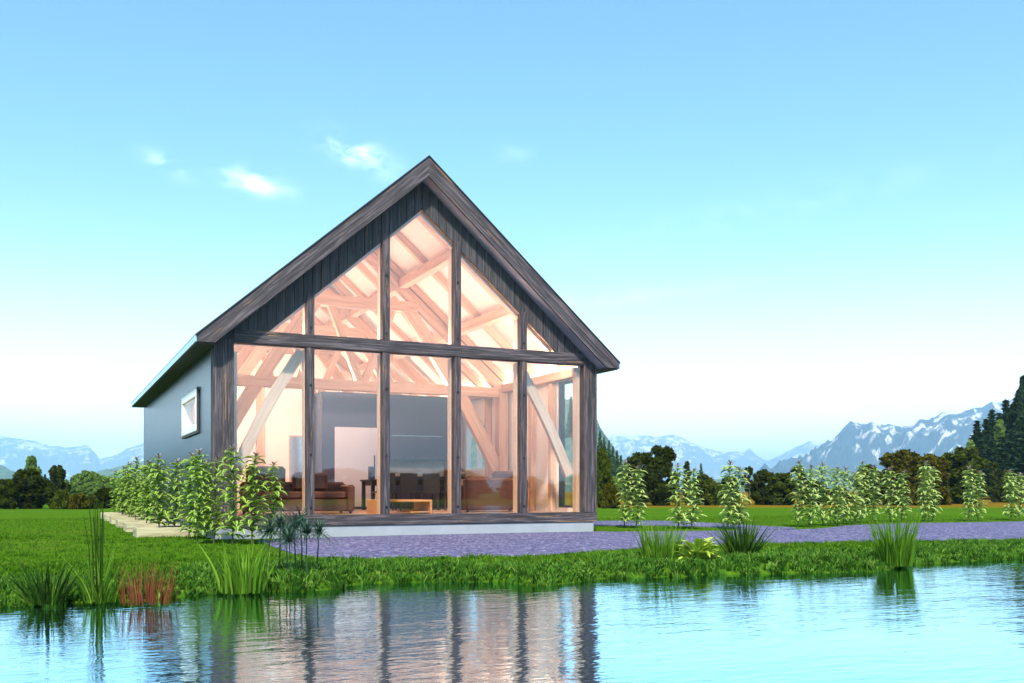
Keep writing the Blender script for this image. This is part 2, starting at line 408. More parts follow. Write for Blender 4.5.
dfs = k.n('ShaderNodeBsdfDiffuse'); trl = k.n('ShaderNodeBsdfTranslucent'); k.l(c, dfs.inputs[0]); k.l(c, trl.inputs[0]); m = k.n('ShaderNodeMixShader'); m.inputs[0].default_value = 0.2
k.l(dfs.outputs[0], m.inputs[1]); k.l(trl.outputs[0], m.inputs[2]); k.l(m.outputs[0], k.out.inputs['Surface']); M['bank_grass'] = k.m
# ground: lawn that turns to meadow far out and to mud under the water
k = NM('lawn_ground'); v = k.pos()
fine = k.noise(v, 9, 6, 0.75); mid = k.noise(v, 1.2, 4); big = k.noise(v, 0.12, 3)
c = k.ramp(fine, [(0.30, (0.022, 0.064, 0.003)), (0.52, (0.064, 0.142, 0.007)), (0.75, (0.130, 0.22, 0.016))])
c = k.mix(k.math('MULTIPLY', mid, 0.5), c, (0.042, 0.125, 0.006)); 
st = k.pos((0.02, 0.9, 0)); 
c = k.mix(k.math('MULTIPLY', k.ramp(k.noise(k.pos((0.05, 0.55, 0)), 1.0, 3), [(0.42, (0, 0, 0)), (0.62, (1, 1, 1))]), 0.35), c, (0.085, 0.19, 0.012))
c = k.mix(k.math('MULTIPLY', k.ramp(k.noise(k.pos(), 0.35, 5, 0.7), [(0.50, (0, 0, 0)), (0.68, (1, 1, 1))]), 0.45), c, (0.12, 0.16, 0.018))
sep = k.n('ShaderNodeSeparateXYZ'); k.l(k.pos(), sep.inputs[0])
# dry meadow beyond the lawn: distance from the house end, right side
dm = k.math('MULTIPLY_ADD', sep.outputs[0], 0.43); k.t.nodes[-1].inputs[2].default_value = 0.0
dd = k.math('ADD', dm, k.math('MULTIPLY', sep.outputs[1], 0.90))
dd = k.math('ADD', dd, k.math('MULTIPLY', mid, 1.0))
meadow = k.math('MULTIPLY', k.math('SUBTRACT', dd, 30.5), 0.35, True)
c = k.mix(k.math('MULTIPLY', meadow, k.math('MULTIPLY', k.math('SUBTRACT', sep.outputs[0], 2.0), 0.1, True)), c, k.mix(big, (0.19, 0.105, 0.008), (0.16, 0.12, 0.012)))
under = k.math('MULTIPLY', k.math('ADD', sep.outputs[2], 0.09), -14.0, True)
c = k.mix(under, c, (0.035, 0.034, 0.018))
b = k.bsdf(Base_Color=c, Roughness=0.85); b.inputs['Specular IOR Level'].default_value = 0.0
k.l(k.bump(k.math('ADD', fine, k.noise(v, 40, 2)), 0.7, 0.04), b.inputs['Normal']); M['ground'] = k.m

k = NM('lavender_gravel'); v = k.pos()
vo = k.n('ShaderNodeTexVoronoi'); vo.inputs['Scale'].default_value = 24; k.l(v, vo.inputs['Vector'])
big = k.noise(v, 0.8, 4)
sp = k.n('ShaderNodeSeparateColor'); k.l(vo.outputs['Color'], sp.inputs[0])
c = k.ramp(sp.outputs[0], [(0.0, (0.020, 0.018, 0.048)), (0.45, (0.078, 0.070, 0.150)), (0.85, (0.165, 0.150, 0.270)), (1.0, (0.44, 0.41, 0.46))])
c = k.mix(k.math('MULTIPLY', big, 0.35), c, (0.11, 0.105, 0.23))
b = k.bsdf(Base_Color=c, Roughness=0.85); b.inputs['Specular IOR Level'].default_value = 0.2
k.l(k.bump(vo.outputs['Distance'], 0.6, 0.02), b.inputs['Normal']); M['gravel'] = k.m

k = NM('pond_water'); 
n1 = k.noise(k.pos((1, 1, 1)), 1.1, 2, 0.5, 0.3)
cx = k.n('ShaderNodeMapping'); cx.inputs['Rotation'].default_value = (0, 0, R_(25.67)); cx.inputs['Scale'].default_value = (0.55, 1.7, 1)
g = k.n('ShaderNodeNewGeometry'); k.l(g.outputs['Position'], cx.inputs[0])
n2 = k.noise(cx.outputs[0], 3.0, 4, 0.55, 0.6); n3 = k.noise(cx.outputs[0], 10, 2, 0.5, 0.4)
hgt = k.math('ADD', k.math('MULTIPLY', n1, 0.35), k.math('ADD', k.math('MULTIPLY', n2, 0.6), k.math('MULTIPLY', n3, 0.30)))
calm = k.ramp(k.noise(cx.outputs[0], 0.35, 2), [(0.34, (0.5, 0.5, 0.5)), (0.70, (1, 1, 1))])
bb = k.n('ShaderNodeBump'); bb.inputs['Distance'].default_value = 0.05; k.l(k.math('MULTIPLY', calm, 0.24), bb.inputs['Strength']); k.l(hgt, bb.inputs['Height'])
d = k.n('ShaderNodeBsdfDiffuse'); d.inputs[0].default_value = (0.010, 0.040, 0.055, 1)
gl = k.n('ShaderNodeBsdfGlossy'); gl.inputs['Roughness'].default_value = 0.03; gl.inputs[0].default_value = (0.62, 0.84, 0.97, 1); k.l(bb.outputs[0], gl.inputs['Normal'])
fr = k.n('ShaderNodeFresnel'); fr.inputs['IOR'].default_value = 1.55; k.l(bb.outputs[0], fr.inputs['Normal'])
m = k.n('ShaderNodeMixShader'); k.l(fr.outputs[0], m.inputs[0]); k.l(d.outputs[0], m.inputs[1]); k.l(gl.outputs[0], m.inputs[2]); k.l(m.outputs[0], k.out.inputs['Surface'])
M['water'] = k.m

def rockmat(name, forest, forest2, rock, lo, hi, scale):
    k = NM(name); v = k.pos((1, 1, 1)); k.t.nodes[-1].vector_type = 'TEXTURE'; k.t.nodes[-1].inputs['Rotation'].default_value = (0, R_(32), 0); k.t.nodes[-1].inputs['Scale'].default_value = (1, 1, 3.2)
    n = k.noise(v, scale, 8, 0.66, 0.9); n2 = k.noise(v, scale * 4, 5, 0.6)
    sp = k.n('ShaderNodeSeparateXYZ'); k.l(k.pos(), sp.inputs[0])
    base = k.ramp(n2, [(0.3, forest), (0.7, forest2)])
    hz = k.math('MULTIPLY', k.math('SUBTRACT', sp.outputs[2], lo), 1.0 / (hi - lo), True)
    th = k.math('ADD', k.math('MULTIPLY', n, 1.0), k.math('MULTIPLY', hz, 0.16))
    c = k.mix(k.ramp(th, [(0.61, (0, 0, 0)), (0.68, (1, 1, 1))]), base, rock)
    k.bsdf(Base_Color=c, Roughness=0.95); return k.m
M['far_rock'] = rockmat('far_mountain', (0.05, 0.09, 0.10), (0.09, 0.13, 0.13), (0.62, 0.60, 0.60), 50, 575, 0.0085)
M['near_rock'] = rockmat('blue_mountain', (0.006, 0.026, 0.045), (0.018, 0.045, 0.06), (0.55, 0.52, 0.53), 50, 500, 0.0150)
k = NM('wooded_hill'); v = k.pos(); vo = k.n('ShaderNodeTexVoronoi'); vo.inputs['Scale'].default_value = 0.05; k.l(v, vo.inputs['Vector'])
sp = k.n('ShaderNodeSeparateColor'); k.l(vo.outputs['Color'], sp.inputs[0])
c = k.ramp(sp.outputs[0], [(0, (0.03, 0.075, 0.025)), (0.6, (0.06, 0.115, 0.04)), (1, (0.12, 0.17, 0.06))])
b = k.bsdf(Base_Color=c, Roughness=0.95); k.l(k.bump(vo.outputs['Distance'], 1.0, 12.0), b.inputs['Normal']); M['hill'] = k.m

# ------------------------------------------------------------------ terrain
def to_cam(p): q = np.asarray(p, float) - np.array([CAM.x, CAM.y]); return q @ np.array([RT.x, RT.y]), q @ np.array([FW.x, FW.y])
SHORE_PX = [(-60, 612), (0, 607), (60, 603), (130, 601), (180, 597), (240, 592), (300, 592), (342, 590), (352, 584.5), (420, 582.5), (480, 581), (515, 584),
            (540, 586), (565, 584), (600, 579.5), (660, 577), (720, 575), (800, 573.5), (870, 572.5), (893, 571), (900, 567), (915, 564), (960, 562), (1024, 559), (1100, 557)]
ZW = -0.10
sh = [gp(a, b, ZW) for a, b in SHORE_PX]
SHORE = [(-60, -12), (-22, -9.6), (-12, -8.9)] + [(p.x, p.y) for p in sh] + [(9, -9.0), (14, -9.6), (30, -11), (60, -14)]
SX = np.array([p[0] for p in SHORE]); SY = np.array([p[1] for p in SHORE])
SX = np.maximum.accumulate(SX + np.arange(len(SX)) * 1e-4)
def shore_y(x): return np.interp(x, SX, SY) + (np.abs(x) < 14) * (0.07 * np.sin(x * 3.1 + 1.7 * np.sin(x * 1.3)) + 0.05 * np.sin(x * 7.3 + 2 * np.sin(x * 2.9)) + 0.03 * np.sin(x * 15.7))
def ground_z(x, y):
    s = y - shore_y(x)                       # >0 on land
    far = y + 46 + 2 * np.sin(x * 0.07)       # far bank behind the camera
    z = np.where(s > 0, np.clip(-0.10 + s * 0.30, -0.1, 0), np.clip(-0.10 + s * 0.45, -0.7, 0))
    z = np.where(far < 0, np.clip(-0.1 - far * 0.3, -0.1, 0), np.maximum(z, np.where(far < 4, np.clip(-0.1 - far * .3, -.7, 0), -9)))
    return z
xs = np.concatenate([[-12500, -5000, -2500, -1200, -700, -400, -200, -100, -60, -40, -28, -20, -15], np.arange(-12, 13.01, 0.16), [14, 16, 20, 28, 40, 60, 100, 200, 400, 700, 1200, 2500, 5000, 12500]])
ys = np.concatenate([[-12500, -5000, -2000, -1000, -400, -150, -80, -60, -54, -50, -48, -46.5, -45, -43, -40, -30, -20, -14, -11], np.arange(-10, -6.9, 0.07), np.arange(-6.8, 3, 0.5), [4, 7, 12, 20, 30, 45, 70, 120, 250, 500, 1000, 2000, 5000, 12500]])
X, Y = np.meshgrid(xs, ys); Z = ground_z(X, Y)
land = np.clip((Y - shore_y(X)) * 1.5, 0, 1) * (np.abs(X) < 30) * (np.abs(Y) < 12)
bumpf = np.sin(X * 2.3 + np.sin(Y * 1.7)) * np.sin(Y * 2.9 + X * .6) * 0.012
Z = Z + bumpf * land * (Z < -0.0001 + 0) 
nx, ny = len(xs), len(ys)
ii = np.arange(nx * ny).reshape(ny, nx)
gm = npmesh('ground', np.stack([X, Y, Z], -1).reshape(-1, 3), [np.stack([ii[:-1, :-1], ii[:-1, 1:], ii[1:, 1:], ii[1:, :-1]], -1).reshape(-1, 4)])
tag(link('ground', gm, M['ground'], smooth=True), kind='structure')
m = MB(); m.add([(-70, -50, ZW), (70, -50, ZW), (70, -7, ZW), (-70, -7, ZW)], [(0, 1, 2, 3)])
tag(m.build('pond_water', M['water']), kind='structure')

PATH_A = [(-3.28, -0.02), (-3.45, -2.2), (-3.64, -5.15), (-3.2, -5.7), (-2.51, -5.95), (-0.72, -6.45), (0.71, -5.7), (2.6, -5.25), (4.72, -5.37), (7, -5.8), (9.0, -6.33), (13, -6.6), (22, -6.2), (40, -3),
          (40, 4), (22, 1.2), (18.05, 0.35), (14.09, 0.85), (11.47, 0.38), (9.8, -0.75), (8.6, -1.2), (7.13, -1.1), (5.13, -0.66), (3.98, -0.4), (3.98, -0.02)]
PATH_B = [(7.13, -1.1), (7.8, 0.4), (7.14, 2.54), (5.73, 2.83), (4.3, 2.9), (4.3, 5.6), (7.78, 6.1), (9.5, 5.35), (9.4, 2.86), (9.2, 0.5), (9.0, -0.9)]
def curve(poly, n=4):                       # Chaikin rounding
    p = np.array(poly, float)
    for _ in range(n - 2):
        q = np.roll(p, -1, 0); p = np.stack([p * .75 + q * .25, p * .25 + q * .75], 1).reshape(-1, 2)
    return p
def inside(px, py, poly):
    r = np.zeros(len(px), bool); n = len(poly)
    for i in range(n):
        x0, y0 = poly[i]; x1, y1 = poly[(i + 1) % n]
        if y0 == y1: continue
        r ^= ((y0 > py) != (y1 > py)) & (px < (x1 - x0) * (py - y0) / (y1 - y0) + x0)
    return r
m = MB()
pa, pb = curve(PATH_A), curve(PATH_B)
for poly, z in ((pa, 0.012), (pb, 0.016)):
    n = len(poly); m.add([(x, y, z) for x, y in poly] + [(x, y, -0.05) for x, y in poly], [tuple(range(n))] + [(i, i + n, (i + 1) % n + n, (i + 1) % n) for i in range(n)])
tag(m.build('gravel_path', M['gravel']), kind='structure')

def mountain(name, pts, D, foot, mat, seed, amp, step=3.0, rows=34, pw=1.25, jag=1.0, nscale=0.02):
    K = 2.5; D, foot, amp, jag, nscale = D * K, foot * K, amp * K, jag * K, nscale / K
    pts = sorted(pts); P = np.array(pts, float)
    pxs = np.arange(P[0, 0], P[-1, 0] + step, step)
    H = CAM.z + (HOR - np.interp(pxs, P[:, 0], P[:, 1])) / FPX * D
    ts = np.concatenate([np.linspace(0, 1, rows), [1.12, 1.3, 1.6]])
    V = []
    for j, t in enumerate(ts):
        d = foot + (D - foot) * t
        for i, px in enumerate(pxs):
            wob = 0.06 * (D - foot) * mnoise.noise((px * 0.02, t * 3, seed)) * math.sin(math.pi * min(t, 1))
            p = dp(px, d + wob)
            if t <= 1: z = H[i] * t ** pw
            else: z = H[i] * (1 - (t - 1) * 1.4)
            q = Vector((p.x, p.y, z * 1.5)) * nscale + Vector((seed * 13.1, 0, 0))
            rn = mnoise.ridged_multi_fractal(q, 0.9, 2.1, 5, 1.0, 2.0) - 1.0
            edge = math.sin(math.pi * min(t, 1)) if t < 1 else 0
            z += amp * rn * edge
            if t == 1: z += jag * mnoise.fractal(Vector((px * 0.13, seed, 0)), 0.8, 2.1, 4)
            V.append((p.x, p.y, max(z, -0.3) if t > 0 else -0.5))
    n, r = len(pxs), len(ts); ii = np.arange(n * r).reshape(r, n)
    me = npmesh(name, V, [np.stack([ii[:-1, :-1], ii[:-1, 1:], ii[1:, 1:], ii[1:, :-1]], -1).reshape(-1, 4)])
    return tag(link(name, me, mat), kind='structure')
mountain('far_mountains', [(-700, 420), (-400, 440), (-200, 425), (-60, 430), (0, 435), (20, 439), (35, 441), (50, 446), (70, 447), (88, 445), (100, 459), (112, 456), (128, 448), (145, 443), (300, 425), (500, 440),
          (608, 438), (613, 434), (625, 436), (645, 435), (655, 437), (668, 434), (680, 437), (690, 441), (702, 447), (715, 451), (735, 452), (744, 452), (749, 447), (757, 456), (767, 461), (775, 458), (790, 450), (809, 441), (820, 443), (832, 442), (850, 440), (1000, 430), (1200, 425), (1500, 430), (1800, 420)],
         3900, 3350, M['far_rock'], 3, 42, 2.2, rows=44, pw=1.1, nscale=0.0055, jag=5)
mountain('blue_mountain', [(735, 482), (770, 474), (800, 462), (828, 444), (836, 436), (850, 421.5), (862, 424), (872, 422), (880, 425), (890, 424.5), (902, 427), (910, 424.5), (913, 425.5), (921, 418), (926, 420), (932, 418), (936, 416), (941, 413), (947, 411), (957, 413.5), (968, 410), (976, 408), (986, 405), (992, 402), (1004, 402), (1024, 396), (1080, 390), (1200, 385), (1500, 400), (1800, 430)],
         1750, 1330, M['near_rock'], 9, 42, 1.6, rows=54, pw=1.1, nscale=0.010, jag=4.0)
mountain('left_foothills', [(-700, 450), (-300, 455), (-60, 460), (0, 465), (20, 474), (45, 484), (70, 484), (85, 476), (105, 469), (145, 462), (250, 455), (400, 470), (560, 455)], 1000, 800, M['hill'], 5, 6, 3.0, 26, 1.1, 2.0, 0.02)
mountain('steep_wooded_hillside', [(250, 480), (360, 440), (450, 405), (530, 392), (575, 400), (596, 420), (604, 432), (612, 445), (618, 455), (626, 462), (636, 474), (650, 484)], 620, 400, M['hill'], 6, 6, 1.5, 26, 1.1, 2.0, 0.03)
mountain('right_foothills', [(700, 480), (780, 476), (806, 471), (822, 466), (835, 467), (850, 474), (870, 480), (920, 478), (1100, 465), (1500, 450)], 760, 600, M['hill'], 8, 5, 2.0, 24, 1.1, 1.5, 0.03)

# ------------------------------------------------------------------ house
H = tag(empty('barn_house'), 'timber framed gabled house with a fully glazed front gable and dark weathered boards', 'house')
HW, LEN = 3.98, 14.0
ZS0, ZS1, ZB0, ZB1, ZG = 0.218, 0.42, 3.556, 3.791, 6.415
SL, RZ, OV = 0.868, 7.335, 0.334
def bx(name, mat, x0, x1, y0, y1, z0, z1, c=0.0, parent=None): 
    m = MB(); m.box(x0, x1, y0, y1, z0, z1, c); return m.build(name, mat, parent or H)
bx('foundation', M['concrete'], -3.93, 3.90, 0.03, LEN - 0.05, -0.15, ZS0 - 0.002, 0.01)
fl = bx('floor', M['floorwood'], -3.78, 3.78, 0.31, LEN - 0.2, ZS0 + 0.002, 0.40)
timber('sill_beam', (-HW, 0.15, (ZS0 + ZS1) / 2), (HW - 0.01, 0.15, (ZS0 + ZS1) / 2), 0.30, ZS1 - ZS0, M['dark_wood'], H)
timber('cross_beam', (-3.62, 0.13, (ZB0 + ZB1) / 2), (3.65, 0.13, (ZB0 + ZB1) / 2), 0.26, ZB1 - ZB0, M['dark_wood'], H)
timber('corner_post', (-3.80, 0.15, ZS1), (-3.80, 0.15, 3.62), 0.36, 0.30, M['dark_wood'], H, up=(0, 1, 0))
timber('corner_post', (3.805, 0.15, ZS1), (3.805, 0.15, 3.62), 0.31, 0.30, M['dark_wood'], H, up=(0, 1, 0))
def bolt(parent_obj, x, z, y):
    m = MB(); m.tube([(0, -0.012, 0), (0, 0.01, 0)], 0.024, 10)
    o = m.build('bolt', M['bolt'], parent_obj)
    o.matrix_local = TM[parent_obj.name].inverted() @ Matrix.Translation((x, y, z))
MX = (-2.222, -0.746, 0.746, 2.222)
gl_top = lambda x: ZG - 0.877 * abs(x)
for x in MX:
    p = timber('mullion', (x, 0.10, ZS1), (x, 0.10, ZB0), 0.145, 0.17, M['dark_wood'], H, up=(0, 1, 0))
    for z in (0.56, 1.55, 2.85): bolt(p, x, z, 0.012)
    p = timber('mullion', (x, 0.10, ZB1), (x, 0.10, gl_top(abs(x)) + 0.10), 0.145, 0.17, M['dark_wood'], H, up=(0, 1, 0))
    bolt(p, x, ZB1 + 0.13, 0.012)
    if abs(x) < 1: bolt(p, x, ZB1 + 1.25, 0.012)
# front panes
edges = [-3.62, *MX, 3.65]
GY = (0.100, 0.112)
for i in range(5):
    a = edges[i] + (0.0725 if i else 0); b = edges[i + 1] - (0.0725 if i < 4 else 0)
    bx('window_pane', M['glazing'], a + .002, b - .002, *GY, ZS1 + .002, ZB0 - .002)
    if i == 0: a = -2.985
    if i == 4: b = 2.985
    xs_ = [a, b] if a * b > 0 else [a, 0.0, b]
    top = [(x, max(gl_top(x), ZB1 + 0.004)) for x in xs_][::-1]
    poly = [(a, ZB1 + .002), (b, ZB1 + .002)] + [t for t in top if t[1] > ZB1 + 0.005]
    m = MB(); m.prism_y(poly, *GY); m.build('window_pane', M['glazing'], H)
# gable boards: vertical planks between glass and roof line
for sgn in (-1, 1):
    m = MB(); x = 0.0; bw = 0.168
    rr = random.Random(5 + sgn)
    while x < 3.93:
        x0, x1 = x + 0.005, min(x + bw, 3.96) - 0.005
        zt = lambda q: RZ - 0.376 - SL * q
        zb = lambda q: max(gl_top(q), ZB1 + 0.003)
        dy = rr.uniform(0, 0.008)
        cuts = [x0, x1]
        if gl_top(x0) > ZB1 > gl_top(x1): cuts = [x0, (ZG - ZB1) / 0.877, x1]
        poly = [(sgn * q, zb(q)) for q in cuts] + [(sgn * q, zt(q)) for q in cuts[::-1]]
        if zt(x1) > zb(x1) + 0.01: m.prism_y(poly, 0.035 + dy, 0.075)
        x += bw
    m.build('gable_cladding', M['dark_boards'], H)
    m = MB(); q1 = 3.7
    poly = [(0.0, ZG), (sgn * 2.992, ZB1 + .004), (sgn * q1, ZB1 + .004), (0.0, RZ - 0.42)]
    poly = [(0.0, ZG + .004), (sgn * 2.992, ZB1 + .008), (sgn * 3.60, ZB1 + .008), (0.0, RZ - 0.40)]
    m.prism_y(poly, 0.077, 0.12); m.build('gable_backing', M['warm_wood'], H)
    m = MB(); m.prism_y([(sgn * 3.50, 3.60), (sgn * 3.96, 3.49), (sgn * 3.96, 3.515), (sgn * 3.50, 3.917)], 0.042, 0.24); m.build('corner_board', M['dark_boards'], H)
    # orange timber edge that shows along the slanted glass
    timber('gable_rail', (sgn * 0.02, 0.22, ZG - 0.02), (sgn * 2.95, 0.22, ZG - 0.02 - .877 * 2.93), 0.14, 0.10, M['warm_wood'], H)
# bargeboards and roof
def slope_poly(s, top=0.0, bottom=0.377, x0=0.0, x1=4.308, level=True):
    P = [(s * x0, RZ - top - SL * x0), (s * x1, RZ - top - SL * x1)]
    if level: P += [(s * x1, 3.479), (s * 4.008, 3.479)]
    else: P += [(s * x1, RZ - bottom - SL * x1)]
    P += [(s * x0, RZ - bottom - SL * x0)]
    return P
for s in (-1, 1):
    # bargeboard in its own frame so the grain follows the slope
    L = math.hypot(1, SL); ang = math.atan(SL)
    o = empty('tmp'); bpy.data.objects.remove(o)
    m = MB(); poly = slope_poly(s)
    Mx = Matrix.Rotation(s * ang, 4, 'Y'); Mi = Mx.inverted()
    n = len(poly); vs = [Vector((x, y, z)) for y in (-OV, -OV + 0.045) for x, z in poly]
    m.add([Mi @ v for v in vs], [tuple(range(n)), tuple(range(2 * n - 1, n - 1, -1))] + [(i, i + n, (i + 1) % n + n, (i + 1) % n) for i in range(n)])
    ob = m.build('bargeboard', M['dark_wood'], H); ob.matrix_local = Mx
    m = MB()
    pc = slope_poly(s, 0.03, 0.30)
    pc = slope_poly(s, 0.03, 0.372); pc[2] = (s * 4.308, 3.484); pc[3] = (s * 4.00, 3.484)
    if s < 0: m.prism_y(pc, -OV + 0.047, LEN + 0.10)
    else:
        m.prism_y(pc, -OV + 0.047, 8.95); m.prism_y(pc, 9.65, LEN + 0.10)
        m.prism_y(slope_poly(s, .03, .372, 0, 2.45, False), 8.95, 9.65)
        q = slope_poly(s, .03, .372, 3.35, 4.308, True); q[2] = (s * 4.308, 3.484); q[3] = (s * 4.00, 3.484); m.prism_y(q, 8.95, 9.65)
        g = MB(); g.prism_y(slope_poly(s, .10, .12, 2.45, 3.35, False), 8.95, 9.65); g.build('skylight', M['clear_glass'], H)
    m.build('roof', M['soffit'], H)
    m = MB()
    def sheet(x0, x1, y0, y1): m.prism_y([(s * x0, RZ + 0.025 - SL * x0), (s * x1, RZ + 0.025 - SL * x1), (s * x1, RZ - 0.012 - SL * x1), (s * x0, RZ - 0.012 - SL * x0)] if x0 else
                              [(0, RZ + 0.03), (s * x1, RZ + 0.025 - SL * x1), (s * x1, RZ + .003 - SL * x1), (0, RZ + .004)], y0, y1)
    def sheet(x0, x1, y0, y1):
        m.prism_y([(s * x0, RZ + 0.032 - SL * x0), (s * x1, RZ + 0.032 - SL * x1), (s * x1, RZ + 0.004 - SL * x1), (s * x0, RZ + 0.004 - SL * x0)], y0, y1)
    if s < 0: sheet(0.0, 4.33, -OV - 0.02, LEN + 0.13)
    else:
        sheet(0.0, 4.33, -OV - 0.02, 8.95); sheet(0.0, 4.33, 9.65, LEN + 0.13); sheet(0, 2.45, 8.95, 9.65); sheet(3.35, 4.33, 8.95, 9.65)
    m.build('roof_sheet', M['roof_metal'], H)
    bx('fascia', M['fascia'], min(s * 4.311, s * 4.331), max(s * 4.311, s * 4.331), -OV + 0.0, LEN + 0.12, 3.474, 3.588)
    bx('eave_soffit', M['eave_soffit'], min(s * 3.985, s * 4.305), max(s * 3.985, s * 4.305), -OV + 0.05, LEN + 0.10, 3.455, 3.476)
    # ceiling boards
    m = MB()
    cz = lambda x: RZ - 0.376 - SL * x
    def cl(x0, x1, y0, y1): m.prism_y([(s * x0, cz(x0)), (s * x1, cz(x1)), (s * x1, cz(x1) - .02), (s * x0, cz(x0) - .02)], y0, y1)
    if s < 0: cl(0, 3.79, 0.13, LEN - 0.2)
    else: cl(0, 3.79, 0.13, 8.95); cl(0, 3.79, 9.65, LEN - .2); cl(0, 2.45, 8.95, 9.65); cl(3.35, 3.79, 8.95, 9.65)
    m.build('ceiling', M['ceiling'], H)
    # rafters and purlins
    for j in range(9):
        y = 1.0 + j * 1.52
        if s > 0 and 8.85 < y < 9.75: continue
        timber('rafter', (s * 0.02, y, cz(0.02) - 0.10), (s * 3.72, y, cz(3.72) - 0.10), 0.13, 0.18, M['warm_wood'], H)
    for x in (0.98, 2.24):
        timber('purlin', (s * x, 0.30, cz(x) - 0.30), (s * x, LEN - 0.3, cz(x) - 0.30), 0.20, 0.22, M['warm_wood'], H)
    timber('wall_plate', (s * 3.68, 0.32, 3.44), (s * 3.68, LEN - 0.25, 3.44), 0.20, 0.20, M['warm_wood'], H)
    bx('cove_lamp', M['lamp_soft'], *sorted((s * 3.63, s * 3.73)), 0.5, LEN - 0.4, 3.543, 3.555)  # unseen strip added on the wall plate to brighten the ceiling
timber('ridge_beam', (0, 0.30, RZ - 0.66), (0, LEN - 0.3, RZ - 0.66), 0.16, 0.26, M['warm_wood'], H)
# side walls with their openings (outer cladding + plaster lining)
def wall_with_holes(name, mat, x0, x1, ya, yb, za, zb, holes):
    m = MB(); y = ya
    for (h0, h1, g0, g1) in sorted(holes):
        m.box(x0, x1, y, h0, za, zb); m.box(x0, x1, h0, h1, za, g0)
        if g1 < zb: m.box(x0, x1, h0, h1, g1, zb)
        y = h1
    m.box(x0, x1, y, yb, za, zb)
    un = lambda x: RZ - 0.378 - SL * abs(x)
    m.prism_y([(x0, zb + .001), (x1, zb + .001), (x1, un(x1)), (x0, un(x0))], ya, yb)
    return m.build(name, mat, H)
WL = [(1.95, 3.99, 2.16, 2.78)]
WR = [(0.50, 1.46, 0.50, 3.34), (5.33, 6.88, 1.42, 2.70)]
wall_with_holes('side_wall', M['side_wall'], -HW, -3.87, 0.302, LEN, ZS0, 3.45, WL)
wall_with_holes('wall_lining', M['plaster'], -3.868, -3.80, 0.302, LEN - .1, ZS0, 3.45, WL)
wall_with_holes('side_wall', M['side_wall'], 3.87, 3.96, 0.302, LEN, ZS0, 3.45, WR)
wall_with_holes('wall_lining', M['plaster'], 3.80, 3.868, 0.302, LEN - .1, ZS0, 3.45, WR)
def gable_wall(name, mat, y0, y1):
    m = MB(); m.prism_y([(-3.79, ZS0), (3.79, ZS0), (3.79, RZ - .40 - SL * 3.79), (0, RZ - .40), (-3.79, RZ - .40 - SL * 3.79)], y0, y1); return m.build(name, mat, H)
gable_wall('back_wall', M['side_wall'], LEN - 0.09, LEN); gable_wall('wall_lining', M['plaster'], LEN - 0.16, LEN - 0.092)
# left window: white frame, pane, dark strips standing in for shade beside and below
wnd = MB(); y0, y1, z0, z1 = 1.82, 4.12, 2.05, 2.88; t = 0.15
xo, xi = -HW - 0.055, -3.86
wnd.box(xo, xi, y0, y1, z0, z0 + t, .008); wnd.box(xo, xi, y0, y1, z1 - t, z1, .008)
wnd.box(xo, xi, y0, y0 + t, z0 + t + .001, z1 - t - .001, .008); wnd.box(xo, xi, y1 - t, y1, z0 + t + .001, z1 - t - .001, .008)
W = wnd.build('side_window', M['white_paint'], H)
m = MB(); m.box(-4.005, -3.993, y0 + t, y1 - t, z0 + t, z1 - t); m.build('pane', M['clear_glass'], W)
m = MB(); m.box(-HW - 0.05, -3.985, y0 - 0.05, y0 - 0.004, z0 - 0.05, z1 + 0.03, .006); m.box(-HW - 0.05, -3.985, y0, y1 + 0.03, z0 - 0.05, z0 - 0.004, .006)
m.build('trim', M['dark_trim'], W)
m = MB(); m.box(-3.985, -3.90, y0 + t + .3, y0 + t + .42, z0 + t, z1 - t); m.build('sash', M['orange_wood'], W)
# right windows
for (h0, h1, g0, g1) in WR:
    f = MB(); x0, x1, t = 3.82, 3.95, 0.05
    f.box(x0, x1, h0, h0 + t, g0, g1); f.box(x0, x1, h1 - t, h1, g0, g1); f.box(x0, x1, h0 + t, h1 - t, g0, g0 + t); f.box(x0, x1, h0 + t, h1 - t, g1 - t, g1)
    if h1 > 4: f.box(x0, x1, (h0 + h1) / 2 - .03, (h0 + h1) / 2 + .03, g0 + t, g1 - t)
    W = f.build('side_window', M['white_paint'] if h1 > 4 else M['dark_trim'], H)
    m = MB(); m.box(3.90, 3.912, h0 + t, h1 - t, g0 + t, g1 - t); m.build('pane', M['clear_glass'], W)
# inner warm frame right behind the glazing
for x in (-3.58, -2.222, -0.746, 0.746, 2.222, 3.63):
    timber('inner_post', (x, 0.30, 0.402), (x, 0.30, 3.42 if abs(x) > 3 else 3.54), 0.10 if abs(x) > 3 else 0.15, 0.18, M['warm_wood'], H, up=(0, 1, 0))
    if abs(x) < 3: timber('inner_post', (x, 0.30, 3.80), (x, 0.30, gl_top(x) - 0.02), 0.13, 0.16, M['warm_wood'], H, up=(0, 1, 0))
timber('inner_beam', (-3.60, 0.30, 3.67), (3.60, 0.30, 3.67), 0.18, 0.20, M['warm_wood'], H)
bx('cove_lamp', M['lamp'], -3.4, 3.4, 0.33, 0.37, 3.772, 3.782)  # hidden fill strips added behind the beams to light the room
bx('cove_lamp', M['lamp'], 0.9, 3.4, 0.393, 0.403, 3.62, 3.68)
bx('cove_lamp', M['lamp'], -3.3, -0.7, 4.213, 4.223, 3.28, 3.38)
for s in (-1, 1): timber('front_brace', (s * 3.52, 0.46, 1.22), (s * 2.30, 0.46, 3.52), 0.12, 0.20, M['pale_wood'], H, up=(s, 0, .5), bow=0.06)
